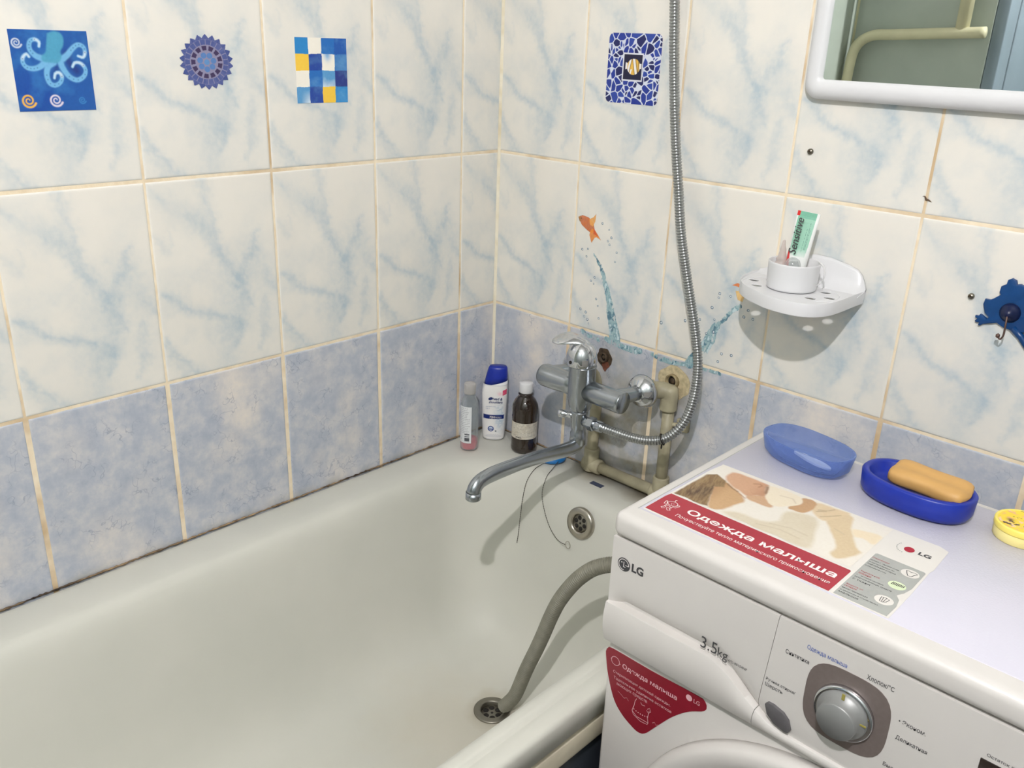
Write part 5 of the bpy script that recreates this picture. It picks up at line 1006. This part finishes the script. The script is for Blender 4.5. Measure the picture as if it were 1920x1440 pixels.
# blue frog hook
fg = thing('frog_hook', 'blue rubber frog wall hook at the right edge of the picture', 'hook', (.944, -.004, 1.05))
half = [(.944, 1.0845), (.937, 1.0870), (.9325, 1.0860), (.9310, 1.0905), (.9255, 1.0925), (.9210, 1.0895), (.9205, 1.0840), (.9150, 1.0800), (.9145, 1.0720), (.9165, 1.0690), (.9090, 1.0620), (.9060, 1.0600), (.9000, 1.0600), (.8990, 1.0530), (.9030, 1.0420), (.9090, 1.0370), (.9075, 1.0345), (.9015, 1.0380), (.8985, 1.0390), (.8965, 1.0360), (.8930, 1.0360), (.8930, 1.0335), (.8960, 1.0320), (.8935, 1.0290), (.8950, 1.0270), (.8990, 1.0275), (.8985, 1.0235), (.9015, 1.0235), (.9040, 1.0265), (.9140, 1.0300), (.9200, 1.0320), (.9290, 1.0275), (.9370, 1.0265), (.944, 1.0265)]
mirr = [(1.888 - x, z) for x, z in half[1:-1]][::-1]
sq(0, 0, half + [(1.888 - x, z) for x, z in half[::-1][1:-1]], -.0004, -.0052, pmat('frog_blue_rubber', S(8, 60, 114), .3, var=.15, scale=60), 'frog_body', fg, .0014)
lg_ = MB(); lg_.tube([(.940, -.003, 1.030), (.952, -.003, 1.020), (.962, -.003, 1.008), (.972, -.003, 1.004)], [.005, .0045, .004, .003], 10); lg_.build('frog_leg', pmat('frog_leg_blue', S(8, 60, 114), .3), fg)
MB().lathe([(.0125, 0), (.0125, .002), (.009, .006), (.006, .008), (.004, .012), (0, .0125)], (.9330, -.0052, 1.0490), (0, -1, 0), 28).build('suction_boss', pmat('dark_navy_rubber', S(8, 22, 62), .35), fg)
hw = MB(); hw.tube(smooth_path([(.9330, -.016, 1.0470), (.9345, -.0195, 1.036), (.9350, -.0200, 1.022), (.9320, -.0205, 1.0160), (.9290, -.0200, 1.0200)], 20)[0].tolist(), .0012, 10); hw.lathe([(0, -.002), (.0026, 0), (.0026, .003), (0, .005)], (.9288, -.020, 1.0185), n=14); hw.build('wire_hook', pmat('brown_wire', S(96, 74, 66), .4, metal=.4), fg)

# screws, chip
for (x, z, r, lbl) in ((.628, 1.218, .0042, 'small dark screw in the wall below the mirror corner'), (.882, 1.059, .0040, 'small grey screw in the wall beside the blue frog')):
    s_ = thing('wall_screw', lbl, 'screw', (x, -.001, z), 'screws in the tiled wall')
    MB().lathe([(r, 0), (r, .0025), (r * .8, .004), (0, .0045)], (x, -.0002, z), (0, -1, 0), 20).build('screw_head', chrome('screw_steel' if x < .7 else 'screw_zinc', S(120, 116, 104) if x < .7 else S(150, 144, 130), .35), s_)
    MB().box(x - r * .7, x + r * .7, -.0052, -.0044, z - .0005, z + .0005).build('slot', M['darkhole'], s_)
    MB().tube([(x, -.003, z), (x - .0005, -.0075, z + .0015)], .0014, 10).build('screw_tip', M['rust'], s_)
ck = MB(); line = smooth_path([(.7945, 1.1775), (.7975, 1.1775), (.800, 1.1740), (.8030, 1.1735), (.8075, 1.1715)], 24)[0]; ck.tube([(p[0], -.0004, p[1]) for p in line], [max(.0003, .0013 * math.sin(math.pi * (i + .5) / 24)) for i in range(24)], 8)
tag(ck.build('tile_chip', pmat('dark_chip', S(92, 72, 54), .8, var=.3)), 'tiny dark crack in the tiles under the mirror', 'crack')

# ------------------------------------------------------------------ the lamp that lights the room
lamp = thing('pendant_lamp', 'bare round bulb hanging from the ceiling behind the photographer', 'lamp', (BULB.x, BULB.y, 2.5))
MB().lathe([(.045, 0), (.045, -.008), (.03, -.025), (.006, -.03)], (BULB.x, BULB.y, 2.4995), n=32).build('ceiling_rose', M['white'], lamp)
MB().tube([(BULB.x, BULB.y, 2.48), (BULB.x, BULB.y, 2.20)], .003, 8).build('cord', M['white'], lamp)
MB().lathe([(.006, .085), (.017, .080), (.018, .035), (.014, .018), (.0138, .012)], tuple(BULB), n=28).build('bulb_holder', M['white'], lamp)
t = NT('glowing_bulb'); em = t.n('ShaderNodeEmission'); em.inputs[0].default_value = (*BULB_COL, 1); em.inputs[1].default_value = BULB_POWER; t.l(em.outputs[0], t.out.inputs[0])
bl = MB(); prof = [(BULB_R * math.sin(a), -BULB_R * math.cos(a)) for a in np.linspace(0.02, math.pi - .02, 14)]; bl.lathe(prof, BULB, n=24); bl.build('bulb', t.m, lamp)
